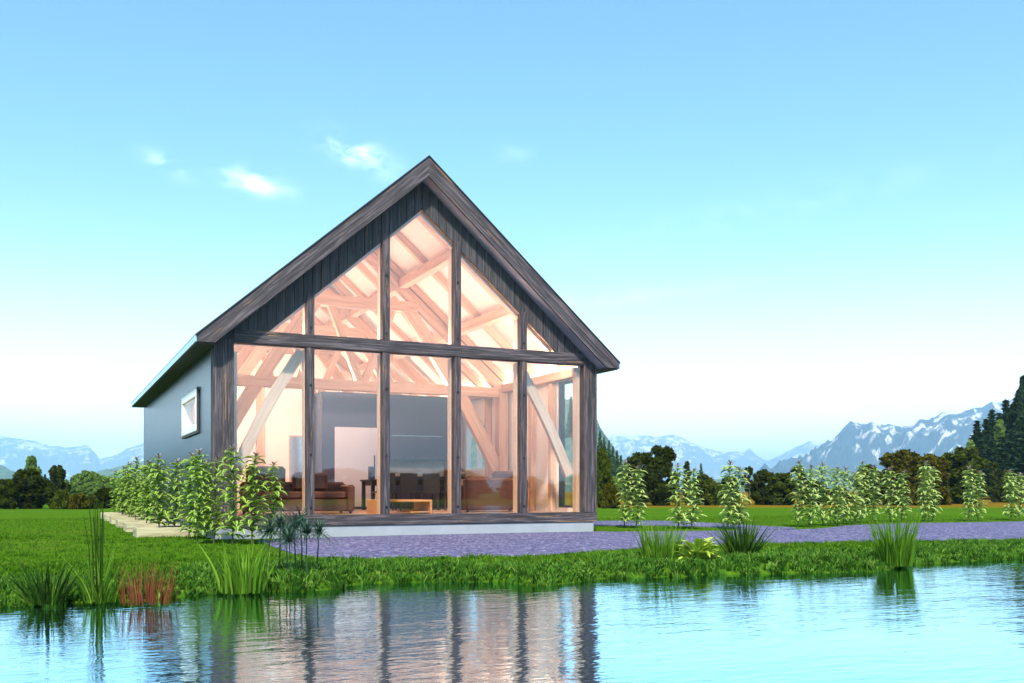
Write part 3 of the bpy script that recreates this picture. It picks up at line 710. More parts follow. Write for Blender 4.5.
# trusses
def truss(y):
    for s in (-1, 1):
        timber('truss_post', (s * 3.62, y, 0.402), (s * 3.62, y, 3.33), 0.24, 0.26, M['warm_wood'], H, up=(0, 1, 0))
        timber('cruck_brace', (s * 3.52, y, 1.35), (s * 1.02, y, 5.36), 0.19, 0.30, M['warm_wood'], H, up=(s, 0, .6), bow=0.10)
        timber('principal_rafter', (s * 0.06, y, 6.50), (s * 3.62, y, 6.50 - SL * 3.56), 0.16, 0.24, M['warm_wood'], H)
        timber('strut', (s * 0.06, y, 3.43), (s * 0.74, y, 5.16), 0.14, 0.17, M['warm_wood'], H, up=(s, 0, -.3))
        timber('strut', (s * 0.25, y, 5.38), (s * 0.75, y, 5.85), 0.12, 0.14, M['warm_wood'], H, up=(s, 0, -.3))
    timber('tie_beam', (-3.5, y, 3.33), (3.5, y, 3.33), 0.22, 0.24, M['warm_wood'], H)
    bx('cove_lamp', M['lamp'], -2.9, 2.9, y - 0.04, y + 0.04, 3.4515, 3.4535)  # added fill light, out of sight on top of the tie beam
    timber('collar_beam', (-1.35, y, 5.27), (1.35, y, 5.27), 0.25, 0.25, M['warm_wood'], H)
for y in (4.1, 8.3, 12.2): truss(y)
for y in (1.60, 2.6, 5.15, 7.05): timber('wall_post', (3.72, y, .402), (3.72, y, 3.33), 0.13, 0.15, M['warm_wood'], H, up=(0, 1, 0))
# partition to the left of the kitchen
bx('partition', M['plaster'], -3.79, -0.36, 7.2, 7.32, .402, 3.60)
timber('partition_post', (-1.75, 7.14, .402), (-1.75, 7.14, 3.55), 0.20, 0.10, M['warm_wood'], H, up=(0, 1, 0))
timber('partition_rail', (-3.75, 7.14, 3.66), (-0.3, 7.14, 3.66), 0.12, 0.18, M['warm_wood'], H)
timber('door_lintel', (2.6, 7.6, 2.42), (3.74, 7.6, 2.42), .12, .10, M['dark_trim'], H)

# ------------------------------------------------------------------ furniture (floor at 0.40)
FZ = 0.402
T = tag(empty('kitchen_cabinet', (1.46, 6.5, FZ)), 'tall grey kitchen block with a pale grey door behind the dining table', 'cabinet')
def pt(name, mat, parent, *b, c=0.0): m = MB(); m.box(*b, c); return m.build(name, mat, parent)
pt('carcass', M['cabinet'], T, -1.79, -0.16, 0, 2.3, 0, 3.02, c=.01)
pt('wall_unit', M['cabinet'], T, -0.158, 1.79, 0.0, 2.3, 1.30, 3.02, c=.01)
pt('splashback', M['splash'], T, -0.158, 1.79, 0.62, 0.66, 0.86, 1.298)
pt('base_unit', M['cabinet'], T, -0.158, 1.79, 0.02, 2.3, 0.0, 0.82)
pt('worktop', M['counter'], T, -0.157, 1.80, -0.02, 0.64, 0.822, 0.858)
d = pt('door', M['cabinet_door'], T, -1.46, -0.33, -0.025, -0.002, 0.06, 2.12, c=.004)
pt('handle', M['bolt'], d, -0.42, -0.40, -0.06, -0.027, 0.9, 1.4)
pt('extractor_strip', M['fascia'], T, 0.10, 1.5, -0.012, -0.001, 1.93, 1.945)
T = tag(empty('wall_mirror', (-0.80, 7.195, 0.75)), 'tall narrow mirror on the cream partition above the brown sofa', 'mirror')
pt('mirror_glass', M['mirror'], T, -0.17, 0.17, -0.03, -0.012, 0.03, 1.53); pt('frame', M['warm_wood'], T, -0.21, 0.21, -0.012, -0.001, 0, 1.56)

def sofa(name, label, x, y, w_, rz, cushions, hb=0.82, group=None):
    T = tag(empty(name, (x, y, FZ), rz), label, 'sofa')
    pt('base', M['leather'], T, -w_ / 2 + .16, w_ / 2 - .16, -.42, .26, 0.06, 0.30, c=.02)
    pt('backrest', M['leather'], T, -w_ / 2, w_ / 2, .26, .46, 0.04, hb, c=.05)
    for s in (-1, 1): pt('armrest', M['leather'], T, *(sorted((s * w_ / 2, s * (w_ / 2 - .155)))), -.44, .258, 0.04, 0.60, c=.04)
    for i in range(2):
        a = -w_ / 2 + .165 + i * (w_ / 2 - .165); pt('seat_cushion', M['leather'], T, a, a + w_ / 2 - .175, -.43, .255, .302, .46, c=.04)
    for (cx, cw, ct) in cushions: pt('back_cushion', M['leather'], T, cx - cw / 2, cx + cw / 2, .08, .255, .465, ct, c=.06)
    for sx in (-1, 1):
        for yy in (-.36, .38): pt('leg', M['black_wood'], T, sx * (w_ / 2 - .08) - .025, sx * (w_ / 2 - .08) + .025, yy - .025, yy + .025, 0, .055)
    return T
sofa('sofa', 'brown leather sofa with its back to the glass at the right, beside the corner', 2.40, 2.15, 1.55, math.pi, [(-.32, .62, .92), (.36, .6, .80)], .76)
sofa('sofa', 'long brown leather sofa facing the glass, left of the coffee table', -1.98, 2.1, 2.2, 0, [(-.62, .8, .98), (.30, .74, .86)], .66)
T = tag(empty('coffee_table', (-0.08, 1.2, FZ)), 'low orange wooden coffee table with open middle behind the glass', 'table')
pt('tabletop', M['orange_wood'], T, -.54, .54, -.5, .5, .25, .29, c=.004)
for s in (-1, 1): pt('side_panel', M['orange_wood'], T, *sorted((s * .54, s * .50)), -.498, .498, 0, .249)
pt('shelf', M['orange_wood'], T, .10, .498, -.45, .45, .03, .05)
T = tag(empty('dining_table', (1.45, 5.0, FZ)), 'long black dining table in front of the grey kitchen block', 'table')
pt('tabletop', M['black_wood'], T, -1.1, 1.1, -.45, .45, .71, .75, c=.005)
pt('apron', M['black_wood'], T, -1.0, 1.0, -.38, .38, .60, .709)
for sx in (-1, 1):
    for sy in (-1, 1): pt('leg', M['black_wood'], T, sx * 1.02 - .04, sx * 1.02 + .04, sy * .38 - .04, sy * .38 + .04, 0, .708)
CH = tag(empty('dining_chair', (0.6, 4.35, FZ)), 'black upright dining chair at the near side of the black table', 'chair', 'chairs along the near side of the dining table')
pt('seat', M['black_wood'], CH, -.22, .22, -.22, .22, .42, .46, c=.01)
pt('backrest', M['black_wood'], CH, -.22, .22, -.25, -.222, .40, .90, c=.01)
for sx in (-1, 1):
    for sy in (-1, 1): pt('leg', M['black_wood'], CH, sx * .19 - .02, sx * .19 + .02, sy * .19 - .02, sy * .19 + .02, 0, .419)
index_kids()
for x in (1.17, 1.74, 2.31): c_ = copy_tree(CH); c_.location = (x, 4.35, FZ)
T = tag(empty('side_table', (3.32, 5.9, FZ)), 'small dark topped table by the bright window', 'table')
pt('tabletop', M['black_wood'], T, -.36, .34, -.5, .5, .80, .84, c=.004)
for sx in (-1, 1):
    for sy in (-1, 1): pt('leg', M['black_wood'], T, sx * .30 - .02, sx * .30 + .02, sy * .45 - .02, sy * .45 + .02, 0, .799)
T = tag(empty('flower_vase', (3.12, 6.1, FZ + .842)), 'green vase of pink flowers on the small dark table', 'vase')
m = MB(); m.lathe([(.05, 0), (.07, .06), (.045, .16), (.055, .2)]); m.build('vase', M['leaf_hosta'], T, True)
m = MB()
for i in range(9):
    a = i * 2.4; r = .03 + .012 * i; m.lathe([(.008, .24 + .02 * (i % 4)), (.04, .27 + .02 * (i % 4)), (.045, .30 + .025 * (i % 4)), (.01, .34 + .025 * (i % 4))], r * math.cos(a), r * math.sin(a), 7)
    m.tube([(0, 0, .15), (r * math.cos(a), r * math.sin(a), .25 + .02 * (i % 4))], .005, 4)
m.build('flowers', M['pink'], T)
T = tag(empty('table_lamp_bowl', (3.15, 5.55, FZ + .842)), 'round grey bowl on the small dark table', 'bowl'); T.name = 'bowl'
m = MB(); m.lathe([(.05, 0), (.12, .05), (.14, .12), (.13, .12), (.10, .05), (.03, .02)]); m.build('shell', M['ceramic'], T, True)
T = tag(empty('box_vase', (0.55, 5.1, FZ + .752)), 'square dark grey vase on the left end of the black table', 'vase')
m = MB(); m.box(-.07, .07, -.07, .07, 0, .30, .01); m.build('body', M['cabinet'], T); pt('rim', M['black_wood'], T, -.075, .075, -.075, .075, .301, .315)

# ------------------------------------------------------------------ raised beds beside the left wall
BED_POS = ['nearest raised timber bed by the dark wall, the one its pale front board shows whole', 'second raised timber bed counted from the pond end of the row',
           'third raised timber bed counted from the pond end of the row', 'fourth raised timber bed counted from the pond end of the row',
           'fifth raised timber bed counted from the pond end of the row', 'farthest raised timber bed of the row, towards the trees']
def bed(x, y):
    T = empty('raised_bed', (x, y, 0))
    for yy in (-.5, .5): timber('front_board' if yy < 0 else 'back_board', (-.54, yy, .085), (.54, yy, .085), .045, .19, M['bed_wood'], T)
    for xx in (-.52, .52): timber('end_board', (xx, -.476, .085), (xx, .476, .085), .045, .19, M['bed_wood'], T)
    n = 9; V = []; rr = random.Random(int(y * 10))
    for j in range(n):
        for i in range(n): V.append((-.495 + .99 * i / (n - 1), -.475 + .95 * j / (n - 1), .125 + rr.uniform(-.02, .02)))
    ii = np.arange(n * n).reshape(n, n)
    link('soil', npmesh('soil', V, [np.stack([ii[:-1, :-1], ii[:-1, 1:], ii[1:, 1:], ii[1:, :-1]], -1).reshape(-1, 4)]), M['soil'], T)
    return T
for i in range(6):
    T = bed(-4.60, 1.98 + 2.7 * i); tag(T, BED_POS[i], 'garden bed', 'raised beds along the left wall')

# ------------------------------------------------------------------ plants
def leaf(m, p, az, elev, L, Wd, droop, roll=0.0):
    """pointed folded leaf with a midrib: tone 0 on the rib, 1 at the margin"""
    d = Vector((math.cos(az), math.sin(az), 0)); s = Vector((-math.sin(az), math.cos(az), 0))
    pts = []; ang = elev; q = Vector(p)
    N = 4
    for i in range(N + 1):
        pts.append((q.copy(), ang)); q = q + (d * math.cos(ang) + Vector((0, 0, math.sin(ang)))) * (L / N); ang -= droop / N
    prof = [0.12, 0.85, 1.0, 0.62, 0.0]
    vs = []; tn = []
    for (q, a), w_ in zip(pts, prof):
        up = Vector((0, 0, math.cos(a))) - d * math.sin(a)
        for sd_ in (-1, 0, 1):
            vs.append(q + s * (sd_ * w_ * Wd / 2) + up * (abs(sd_) * w_ * Wd * 0.16 + sd_ * roll * w_ * Wd)); tn.append(0.0 if sd_ == 0 else 1.0)
    fs = []
    for i in range(N):
        a = 3 * i; fs += [(a, a + 1, a + 4, a + 3), (a + 1, a + 2, a + 5, a + 4)]
    m.add(vs, fs, tn)
def tall_plant(seed, stalks=2, hgt=1.58):
    """leafy shrub: upright stems with whorls of drooping pale-edged leaves"""
    rr = random.Random(seed); T = empty('leafy_shrub')
    for k_ in range(stalks):
        st, fo, tp = MB(), MB(), MB()
        ox = (k_ - (stalks - 1) / 2) * 0.29 + rr.uniform(-.04, .04); oy = rr.uniform(-.08, .08); hh = hgt * (1 - .05 * (k_ % 2) + rr.uniform(-.03, .03))
        lean = (rr.uniform(-.05, .05), rr.uniform(-.04, .04))
        pt_ = lambda t: Vector((ox + lean[0] * t + .02 * math.sin(t * 9 + seed), oy + lean[1] * t, t * hh))
        st.tube([pt_(i / 8) for i in range(9)], [0.014 - .010 * i / 8 for i in range(9)], 6)
        n = 15
        for i in range(n):
            t = 0.09 + 0.84 * i / (n - 1); a0 = rr.uniform(0, 6.28)
            L = (0.33 - 0.10 * t) * rr.uniform(.85, 1.15) * (0.8 if i == 0 else 1)
            for q in range(7):
                if rr.random() < .08: continue
                leaf(fo, pt_(t + rr.uniform(-.012, .012)), a0 + q * 0.898 + rr.uniform(-.3, .3), rr.uniform(.15, .65), L * rr.uniform(.75, 1.15), L * .29, rr.uniform(.9, 1.7), rr.uniform(-.15, .15))
            for q in range(3):   # small inner leaves
                leaf(fo, pt_(t + .03), a0 + q * 2.1 + .5, rr.uniform(.3, .9), L * .5, L * .22, rr.uniform(.5, 1.2))
        for q in range(9): leaf(tp, pt_(.955 + .005 * q), q * 2.4 + rr.uniform(-.2, .2), rr.uniform(.3, 1.1), rr.uniform(.09, .15), .04, rr.uniform(.2, .9))
        st.build('stem', M['stem'], T); fo.build('foliage', M['leaf_tall'], T); tp.build('flower_tip', M['leaf_tip'], T)
    return T
SHR = [tall_plant(11), tall_plant(23), tall_plant(37), tall_plant(41, 1)]
for o in SHR: o.hide_render = False
index_kids()
used = [False] * 4
def put_shrub(kind, x, y, rz, s, label, group, z=0.0):
    o = SHR[kind] if not used[kind] else copy_tree(SHR[kind]); used[kind] = True
    o.location = (x, y, z); o.rotation_euler = (0, 0, rz); o.scale = (s * 1.02, s * 1.02, s * random.uniform(.90, 1.05))
    if z > 0 or x < 0:
        for ch in o.children:
            if ch.name.startswith('foliage'): ch.material_slots[0].link = 'OBJECT'; ch.material_slots[0].material = M['leaf_tall_green']
    tag(o, label, 'shrub', group); return o
RIGHT = [(632, 528, 'pale leafy shrub on the grass nearest the right corner of the glass house'),
         (685, 529, 'pale leafy shrub on the grass island, second from the house corner'),
         (733, 529, 'pale leafy shrub rising behind the dark sedge clump beside the path'),
         (805, 527, 'leafy shrub at the end of the crowded row where the path bends'),
         (828, 526, 'leafy shrub in the crowded row, second from the path bend'),
         (849, 524.5, 'leafy shrub in the crowded row, third from the path bend'),
         (868, 523, 'leafy shrub at the end of the crowded row nearest the blue mountain foot'),
         (895, 522, 'leafy shrub behind the tall bright green reed clump at the water'),
         (928, 521.5, 'leafy shrub just past the tall reed clump, before the orange meadow'),
         (974, 521, 'leafy shrub before the round dark tree on the orange meadow'),
         (1016, 520.5, 'leafy shrub nearest the dark conifer stand, at the end of the row')]
for i, (px, py, lb) in enumerate(RIGHT):
    p = gp(px, py); put_shrub(i % 3, p.x, p.y, -R_(25.67) + random.uniform(-.5, .5), 1.0 * (1.0 if i else 1.04), lb, 'leafy shrubs along the far side of the path')
LEFTL = ['leafy shrub in the nearest raised bed by the dark wall', 'leafy shrub in the second raised bed from the pond', 'leafy shrub in the third raised bed from the pond',
         'leafy shrub in the fourth raised bed from the pond', 'leafy shrub in the fifth raised bed from the pond', 'leafy shrub in the farthest raised bed']
for i in range(6): put_shrub((i + 1) % 3, -4.56, 1.95 + 2.7 * i, random.uniform(-.4, .4), .95, LEFTL[i], 'leafy shrubs beside the left wall', .11)
for (x, y, kd, s, lb) in [(-4.20, 0.35, 2, 1.02, 'leafy shrub against the dark corner post, behind the front shrubs'),
                          (-4.25, -1.2, 0, .98, 'leafy shrub in front of the house corner, next to the nearest raised bed'),
                          (-3.80, -1.75, 1, 1.0, 'leafy shrub before the first glass bay, right above the iris clump'),
                          (-3.15, -1.0, 3, .92, 'single stemmed leafy shrub covering the left end of the sill beam')]:
    put_shrub(kd, x, y, random.uniform(-.4, .4), s, lb, 'leafy shrubs beside the left wall')

def blades(m, n, spread, hgt, wd, rr, lean=(0.1, 0.45), droop=(.2, .8), seg=5, tone=(0, .8)):
    for _ in range(n):
        a = rr.uniform(0, 6.283); r = spread * math.sqrt(rr.random()); p = Vector((r * math.cos(a), r * math.sin(a), -.03))
        az = a + rr.uniform(-.6, .6); an = math.pi / 2 - rr.uniform(*lean); L = hgt * rr.uniform(.5, 1.05); dr = rr.uniform(*droop); tn = rr.uniform(*tone)
        d = Vector((math.cos(az), math.sin(az), 0)); fa = rr.uniform(0, 3.14); s = Vector((math.cos(fa), math.sin(fa), 0)); w_ = wd * rr.uniform(.7, 1.2); vs = []; q = p
        for i in range(seg + 1):
            ww = w_ * (1 - (i / seg) ** 1.8) * (.7 + .3 * min(1, 3 * i / seg)) / 2
            if i == seg: vs.append(q)
            else: vs += [q - s * ww, q + s * ww]
            q = q + (d * math.cos(an) + Vector((0, 0, math.sin(an)))) * (L / seg); an -= dr / seg
        fs = [(2 * i, 2 * i + 1, 2 * i + 3, 2 * i + 2) for i in range(seg - 1)] + [(2 * seg - 2, 2 * seg - 1, 2 * seg)]
        m.add(vs, fs, [tn] * len(vs))
def clump(name, px, py, label, cat, mat, n, spread, hgt, wd, seed, **kw):
    p = gp(px, py, -0.04); T = tag(empty(name, (p.x, p.y, -0.04)), label, cat); rr = random.Random(seed)
    m = MB(); blades(m, n, spread, hgt, wd, rr, **kw); m.build('leaves', mat, T); return T, rr
clump('sedge_clump', 48, 600, 'dark green sedge clump of broad blades at the left water edge', 'sedge', M['blade_dark'], 95, .15, .45, .020, 1, lean=(.05, .75), droop=(.1, .7))
T, rr = clump('reed_clump', 100, 599, 'tall thin reed clump with bright blades between the dark sedge and the red grass', 'reed', M['blade_green'], 70, .12, .54, .013, 2, lean=(.03, .5), droop=(.1, .9))
m = MB()
for i in range(14):
    a = rr.uniform(0, 6.28); r = rr.uniform(0, .1); L = rr.uniform(.65, .92); m.tube([(r * math.cos(a), r * math.sin(a), 0), (r * 1.3 * math.cos(a), r * 1.3 * math.sin(a), L * .6), (r * 1.9 * math.cos(a), r * 1.9 * math.sin(a), L)], [.005, .004, .002], 5)
m.build('stalks', M['blade_dark'], T)
clump('red_grass_clump', 148, 600, 'clump of upright red brown blades standing at the water edge', 'ornamental grass', M['blade_red'], 120, .23, .40, .008, 3, lean=(.0, .28), droop=(0, .35))
clump('iris_clump', 243, 589, 'bright green clump of broad iris blades at the bank below the house corner', 'iris', M['blade_green'], 85, .22, .53, .026, 4, lean=(.02, .33), droop=(.05, .7))
clump('reed_clump', 660, 563, 'bright green reed clump on the bank left of the yellow green hosta', 'reed', M['blade_green'], 170, .22, .62, .024, 5, lean=(.0, .3), droop=(.05, .6))
clump('sedge_clump', 742, 560, 'dark green sedge clump spreading on the bank before the gravel path', 'sedge', M['blade_dark'], 240, .14, .66, .024, 6, lean=(.02, .6), droop=(.1, .7))
clump('reed_clump', 895, 563, 'tallest bright green reed clump at the tip of the right bank', 'reed', M['blade_green'], 230, .22, .72, .022, 7, lean=(.0, .26), droop=(.05, .7), tone=(0, .55))
p = gp(697, 564, -.03); T = tag(empty('hosta_plant', (p.x, p.y, -.03)), 'low yellow green broad leaved plant between reed clump and dark sedge', 'hosta'); rr = random.Random(8); m = MB()
for i in range(90):
    a = rr.uniform(0, 6.28); r = rr.uniform(.0, .15); leaf(m, (r * math.cos(a), r * math.sin(a), rr.uniform(.02, .28) * (1 - 3 * r)), a, rr.uniform(.3, 1.2), rr.uniform(.15, .25), rr.uniform(.07, .10), rr.uniform(.6, 1.5))
m.build('leaves', M['leaf_hosta'], T)
PAP = [(268, 577, .50), (287, 578, .46), (296, 576, .54), (307, 579, .50), (317, 577, .48), (279, 574, .55), (302, 573, .57), (291, 580, .42)]
def papyrus(seed):
    rr = random.Random(seed); T = empty('papyrus_stalk'); m = MB(); m.tube([(0, 0, -.03), (.01, 0, .25), (.02, .01, .46)], [.009, .007, .005], 6); m.build('stem', M['blade_blue'], T)
    m = MB()
    for i in range(110):
        a = rr.uniform(0, 6.28); d = Vector((math.cos(a), math.sin(a), 0)); s = Vector((-math.sin(a), math.cos(a), 0)); an = rr.uniform(-.2, 1.5); L = rr.uniform(.13, .29); q = Vector((.02, .01, .455)); vs = []
        for j in range(4):
            w_ = .009 * (1 - j / 3.3); vs += [q - s * w_, q + s * w_]; q = q + (d * math.cos(an) + Vector((0, 0, math.sin(an)))) * (L / 3); an -= .45
        m.add(vs, [(0, 1, 3, 2), (2, 3, 5, 4), (4, 5, 7, 6)], [rr.random()] * 8)
    m.build('umbel', M['blade_blue'], T); return T
PP = [papyrus(3), papyrus(4), papyrus(5)]; index_kids()
for i, (px, py, hh) in enumerate(PAP):
    o = PP[i] if i < 3 else copy_tree(PP[i % 3]); p = gp(px, py, -.02); s = hh / .5; o.location = (p.x, p.y, -.02); o.rotation_euler = (0, 0, i * 1.3); o.scale = (s, s, s)
    tag(o, 'papyrus stalk with a drooping blue green umbel, one of the cluster below the sill', 'papyrus', 'papyrus stalks on the bank below the sill')

# ------------------------------------------------------------------ trees
def quads(cent, size, rng, flat=0.0, stretch=1.0):
    """random leaf quads at the given centres"""
    n = len(cent); a = rng.normal(size=(n, 3)); a[:, 2] *= (1 - flat); a /= np.linalg.norm(a, axis=1)[:, None] + 1e-9
    b = rng.normal(size=(n, 3)); b -= (b * a).sum(1)[:, None] * a; b /= np.linalg.norm(b, axis=1)[:, None] + 1e-9
    s = size * rng.uniform(.6, 1.3, (n, 1)); a = a * s * stretch; b = b * s
    V = np.stack([cent - a, cent + b * .55, cent + a, cent - b * .55], 1).reshape(-1, 3)
    return V, np.arange(4 * n).reshape(n, 4)
def broadleaf(name, mat, seed, H_=8.0, rad=3.0, base=.12, lobes=26, leaves=9500, shape='round', size=.30):
    rng = np.random.default_rng(seed); rr = random.Random(seed); T = empty(name)
    m = MB(); th = H_ * (.75 if shape != 'airy' else .9)
    tr = H_ * .022
    m.tube([(0, 0, -.1), (.02, .03, th * .25), (-.04, .02, th * .55), (.05, -.03, th)], [tr * 1.5, tr, tr * .7, tr * .25], 8)
    C = []
    zb = H_ * base
    for i in range(lobes):
        t = (i + rr.random()) / lobes
        z = zb + (H_ - zb) * (t ** .9)
        if shape == 'round': r = rad * (.62 + .38 * min(1, t * 3)) * math.sqrt(max(.05, 1 - max(0, (t - .35) / .65) ** 2.2))
        elif shape == 'column': r = rad * min(1, 3.0 * (1 - t) + .1) * (.8 + .2 * math.sin(t * 9))
        elif shape == 'bush': r = rad * math.sqrt(max(0.02, 1 - t ** 2))
        elif shape == 'airy': r = rad * (.35 + .65 * math.sin(math.pi * min(1, t * .9 + .1)))
        a = i * 2.39996 + rr.uniform(-.5, .5); q = r * rr.uniform(.35, .86)
        lr = rad * rr.uniform(.26, .44) * (1.0 if shape != 'airy' else .6) * (1.15 - .4 * t)
        C.append((q * math.cos(a), q * math.sin(a), min(z, H_ - lr * .6), lr))
    for (x, y, z, lr) in C:
        z0 = max(zb * .6, z * rr.uniform(.45, .7)); z0 = min(z0, th * .95)
        m.tube([(0, 0, z0), (x * .5, y * .5, z0 + (z - z0) * .6), (x, y, z)], [tr * .45, tr * .28, tr * .1], 5)
    m.build('trunk', M['bark'], T, True)
    P = []
    wts = np.array([c[3] ** 2 for c in C]); wts = wts / wts.sum()
    for c, w_ in zip(C, wts):
        n = int(leaves * w_); d = rng.normal(size=(n, 3)); d /= np.linalg.norm(d, axis=1)[:, None]
        r = c[3] * rng.uniform(.25, 1.0, n) ** .45
        lump = 1 + .22 * np.sin(d[:, 0] * 5 + c[0] * 3) * np.sin(d[:, 1] * 5 + c[1]) * 1.0 + .12 * np.sin(d[:, 2] * 9 + c[2])
        q = d * (r * lump)[:, None] * np.array([1, 1, .85]) + np.array(c[:3])
        P.append(q)
    V, F = quads(np.concatenate(P), size, rng)
    V[:, 2] = np.maximum(V[:, 2], .02)
    link('crown', npmesh('crown', V, [F]), mat, T); return T
def conifer(name, mat, seed, H_=10.0, rad=2.0, whorls=26, size=.24):
    rng = np.random.default_rng(seed); rr = random.Random(seed); T = empty(name); m = MB()
    m.tube([(0, 0, -.2), (0, 0, H_ * .5), (0, 0, H_ * .98)], [H_ * .016, H_ * .010, .02], 7); P = []
    for i in range(whorls):
        t = i / (whorls - 1); z = H_ * (.06 + .91 * t); R0 = rad * (1 - t) ** .85 + .06
        for b in range(9 if t < .8 else 6):
            a = rr.uniform(0, 6.283); L = R0 * rr.uniform(.6, 1.12); n = max(10, int(70 * L / rad))
            u = rng.uniform(.08, 1, n) ** .8; dz = -.34 * L * u + .12 * L * u ** 3
            side = rng.normal(0, .13, n) * L * (1 - u * .6)
            P.append(np.stack([math.cos(a) * L * u - math.sin(a) * side, math.sin(a) * L * u + math.cos(a) * side, z + dz + rng.normal(0, .05, n)], 1))
            if b < 4 and t < .8: m.tube([(0, 0, z), (math.cos(a) * L * .9, math.sin(a) * L * .9, z - .3 * L)], [.03, .01], 4)
    m.build('trunk', M['bark'], T)
    V, F = quads(np.concatenate(P), size, rng, flat=.5, stretch=1.2)
    link('crown', npmesh('crown', V, [F]), mat, T); return T
PROTO = {
    'olive': [broadleaf('broadleaf_tree', M['leaf_olive'], s, 8, 2.9, .03) for s in (1, 2)],
    'dark': [broadleaf('broadleaf_tree', M['leaf_dark'], s, 8, 2.9, .03) for s in (3, 4)],
    'autumn': [broadleaf('broadleaf_tree', M['leaf_autumn'], 5, 8, 3.2, .02)],
    'airy': [broadleaf('broadleaf_tree', M['leaf_dark'], 6, 8, 2.4, .35, 20, 3600, 'airy', .24)],
    'bright': [broadleaf('broadleaf_tree', M['leaf_bright'], s, 8, 2.4, .02, 24, 6500, 'round', .32) for s in (7, 8)],
    'column': [broadleaf('poplar_tree', M['leaf_olive'], 9, 8, 1.2, .05, 22, 5500, 'column', .25)],
    'bush': [broadleaf('bush', M['leaf_olive'], 10, 4, 2.6, .02, 22, 6000, 'bush', .30), broadleaf('bush', M['leaf_autumn'], 14, 4, 2.6, .02, 22, 6000, 'bush', .30)],
    'spruce': [conifer('conifer_tree', M['leaf_conifer'], s) for s in (1, 2)],
    'pale_spruce': [conifer('conifer_tree', M['leaf_spruce'], 3, 10, 1.9)],
}
NATH = dict(olive=8, dark=8, autumn=8, airy=8, bright=8, column=8, bush=4, spruce=10, pale_spruce=10)
NATW = dict(olive=2.5, dark=2.5, autumn=2.75, airy=2.0, bright=2.1, column=1.1, bush=2.5, spruce=1.5, pale_spruce=1.5)
index_kids(); cnt = {}; taken = set()
def tree(kind, px, top, hw, D, label, group=None, base=0.0, cat=None):
    lst = PROTO[kind]; i = cnt.get(kind, 0); cnt[kind] = i + 1; o = lst[i % len(lst)]
    if o.name in taken: o = copy_tree(o)
    else: taken.add(o.name)
    h = zat(top, D) - base; s = h / NATH[kind]; sxy = hw * D / FPX / NATW[kind]
    p = dp(px, D, base); o.location = p; o.scale = (sxy, sxy, s); o.rotation_euler = (0, 0, random.uniform(0, 6.28))
    tag(o, label, cat or ('bush' if kind == 'bush' else 'tree'), group); return o
LW = 'pale green trees of the wood beyond the lawn'
G_ = 'light green tree in the dense wood behind the olive bushes beyond the lawn'
tree('olive', 6, 480, 11, 46, 'rusty olive tree at the very left end of the tree line')
tree('dark', 29, 470, 16, 47, 'big round dark olive tree dominating the left tree line')
tree('bright', 32, 457, 8, 66, 'slender light green tree sticking out above the big round dark tree')
tree('pale_spruce', 45, 474, 6, 62, 'pale pointed tree in the gap between the big dark tree and the green one')
tree('dark', 57, 466, 9, 60, 'rounded mid green tree behind the olive column on the left')
tree('column', 51, 483, 5, 47, 'narrow olive column shaped tree beside the big round dark tree')
tree('bush', 62, 491, 10, 46, 'rounded olive bush next to the olive column at the lawn edge')
tree('bush', 79, 494, 10, 46, 'low dark olive bush before the light green wood')
tree('bush', 92, 496, 8, 46.5, 'lowest olive bush of the left tree line')
tree('dark', 104, 488, 9, 48, 'dark tree right behind the thin reed stalks on the left')
tree('dark', 120, 490, 9, 50, 'dark tree half hidden by the far garden beds')
for i, (px, top) in enumerate([(66, 480), (71, 483), (75, 476), (80, 474), (86, 471), (92, 472), (97, 474), (103, 476), (109, 477), (115, 478), (121, 479), (128, 478), (135, 480), (143, 479), (72, 487), (84, 486), (90, 483), (101, 484), (112, 486)]):
    tree('bright', px, top, 6.5, 100 if i < 14 else 84, G_, LW)
for i, (px, top) in enumerate([(-22, 468), (-45, 455), (-66, 442), (-95, 432), (-125, 428), (-160, 425), (-200, 430)]): tree(['olive', 'dark'][i % 2], px, top, 15, 47, 'olive tree of the line continuing beyond the left picture edge', 'tree line past the left edge')
tree('olive', 602, 450, 8, 50, 'narrow olive tree tight against the right edge of the house')
tree('bush', 611, 484, 9, 48, 'olive bush at the foot of the trees nearest the house corner')
tree('bright', 616, 477, 6, 52, 'small light green tree between house corner and the first shrub')
tree('olive', 638, 454, 13, 60, 'olive brown tree just before the tall dark one, behind the first shrub')
tree('dark', 660, 447, 17, 57, 'tallest dark tree right of the house, its trunk standing on the meadow')
tree('column', 687, 462, 5, 60, 'slim dark column tree behind the second shrub')
tree('pale_spruce', 701, 463, 5, 66, 'pointed green conifer tip above the olive tree')
tree('olive', 702, 475, 11, 60, 'olive tree between the second and third shrub')
tree('bush', 716, 484, 12, 58, 'low olive bush between the second and third shrub')
tree('dark', 728, 477, 9, 60, 'low dark tree behind the third shrub')
tree('airy', 749, 467, 7, 60, 'thin airy dark tree rising just after the third shrub')
tree('dark', 763, 470, 11, 60, 'rounded very dark tree in the middle of the right tree line')
tree('olive', 781, 474, 13, 59, 'dark olive tree right of the rounded very dark one')
tree('airy', 798, 466, 10, 62, 'airy spreading tree above the crowded shrubs')
tree('dark', 812, 481, 12, 60, 'low dark tree hidden by the crowded shrubs')
tree('bush', 838, 488, 14, 60, 'dark bush behind the crowded shrubs')
tree('olive', 868, 466, 12, 58, 'olive tree just left of the big brown green crowns')
tree('autumn', 902, 451, 22, 58, 'largest brown green tree, broad crown before the blue mountain')
tree('autumn', 931, 455, 18, 60, 'brown green tree joined to the right of the largest one')
tree('olive', 962, 449, 19, 65, 'round dark olive tree on a visible trunk in the orange meadow')
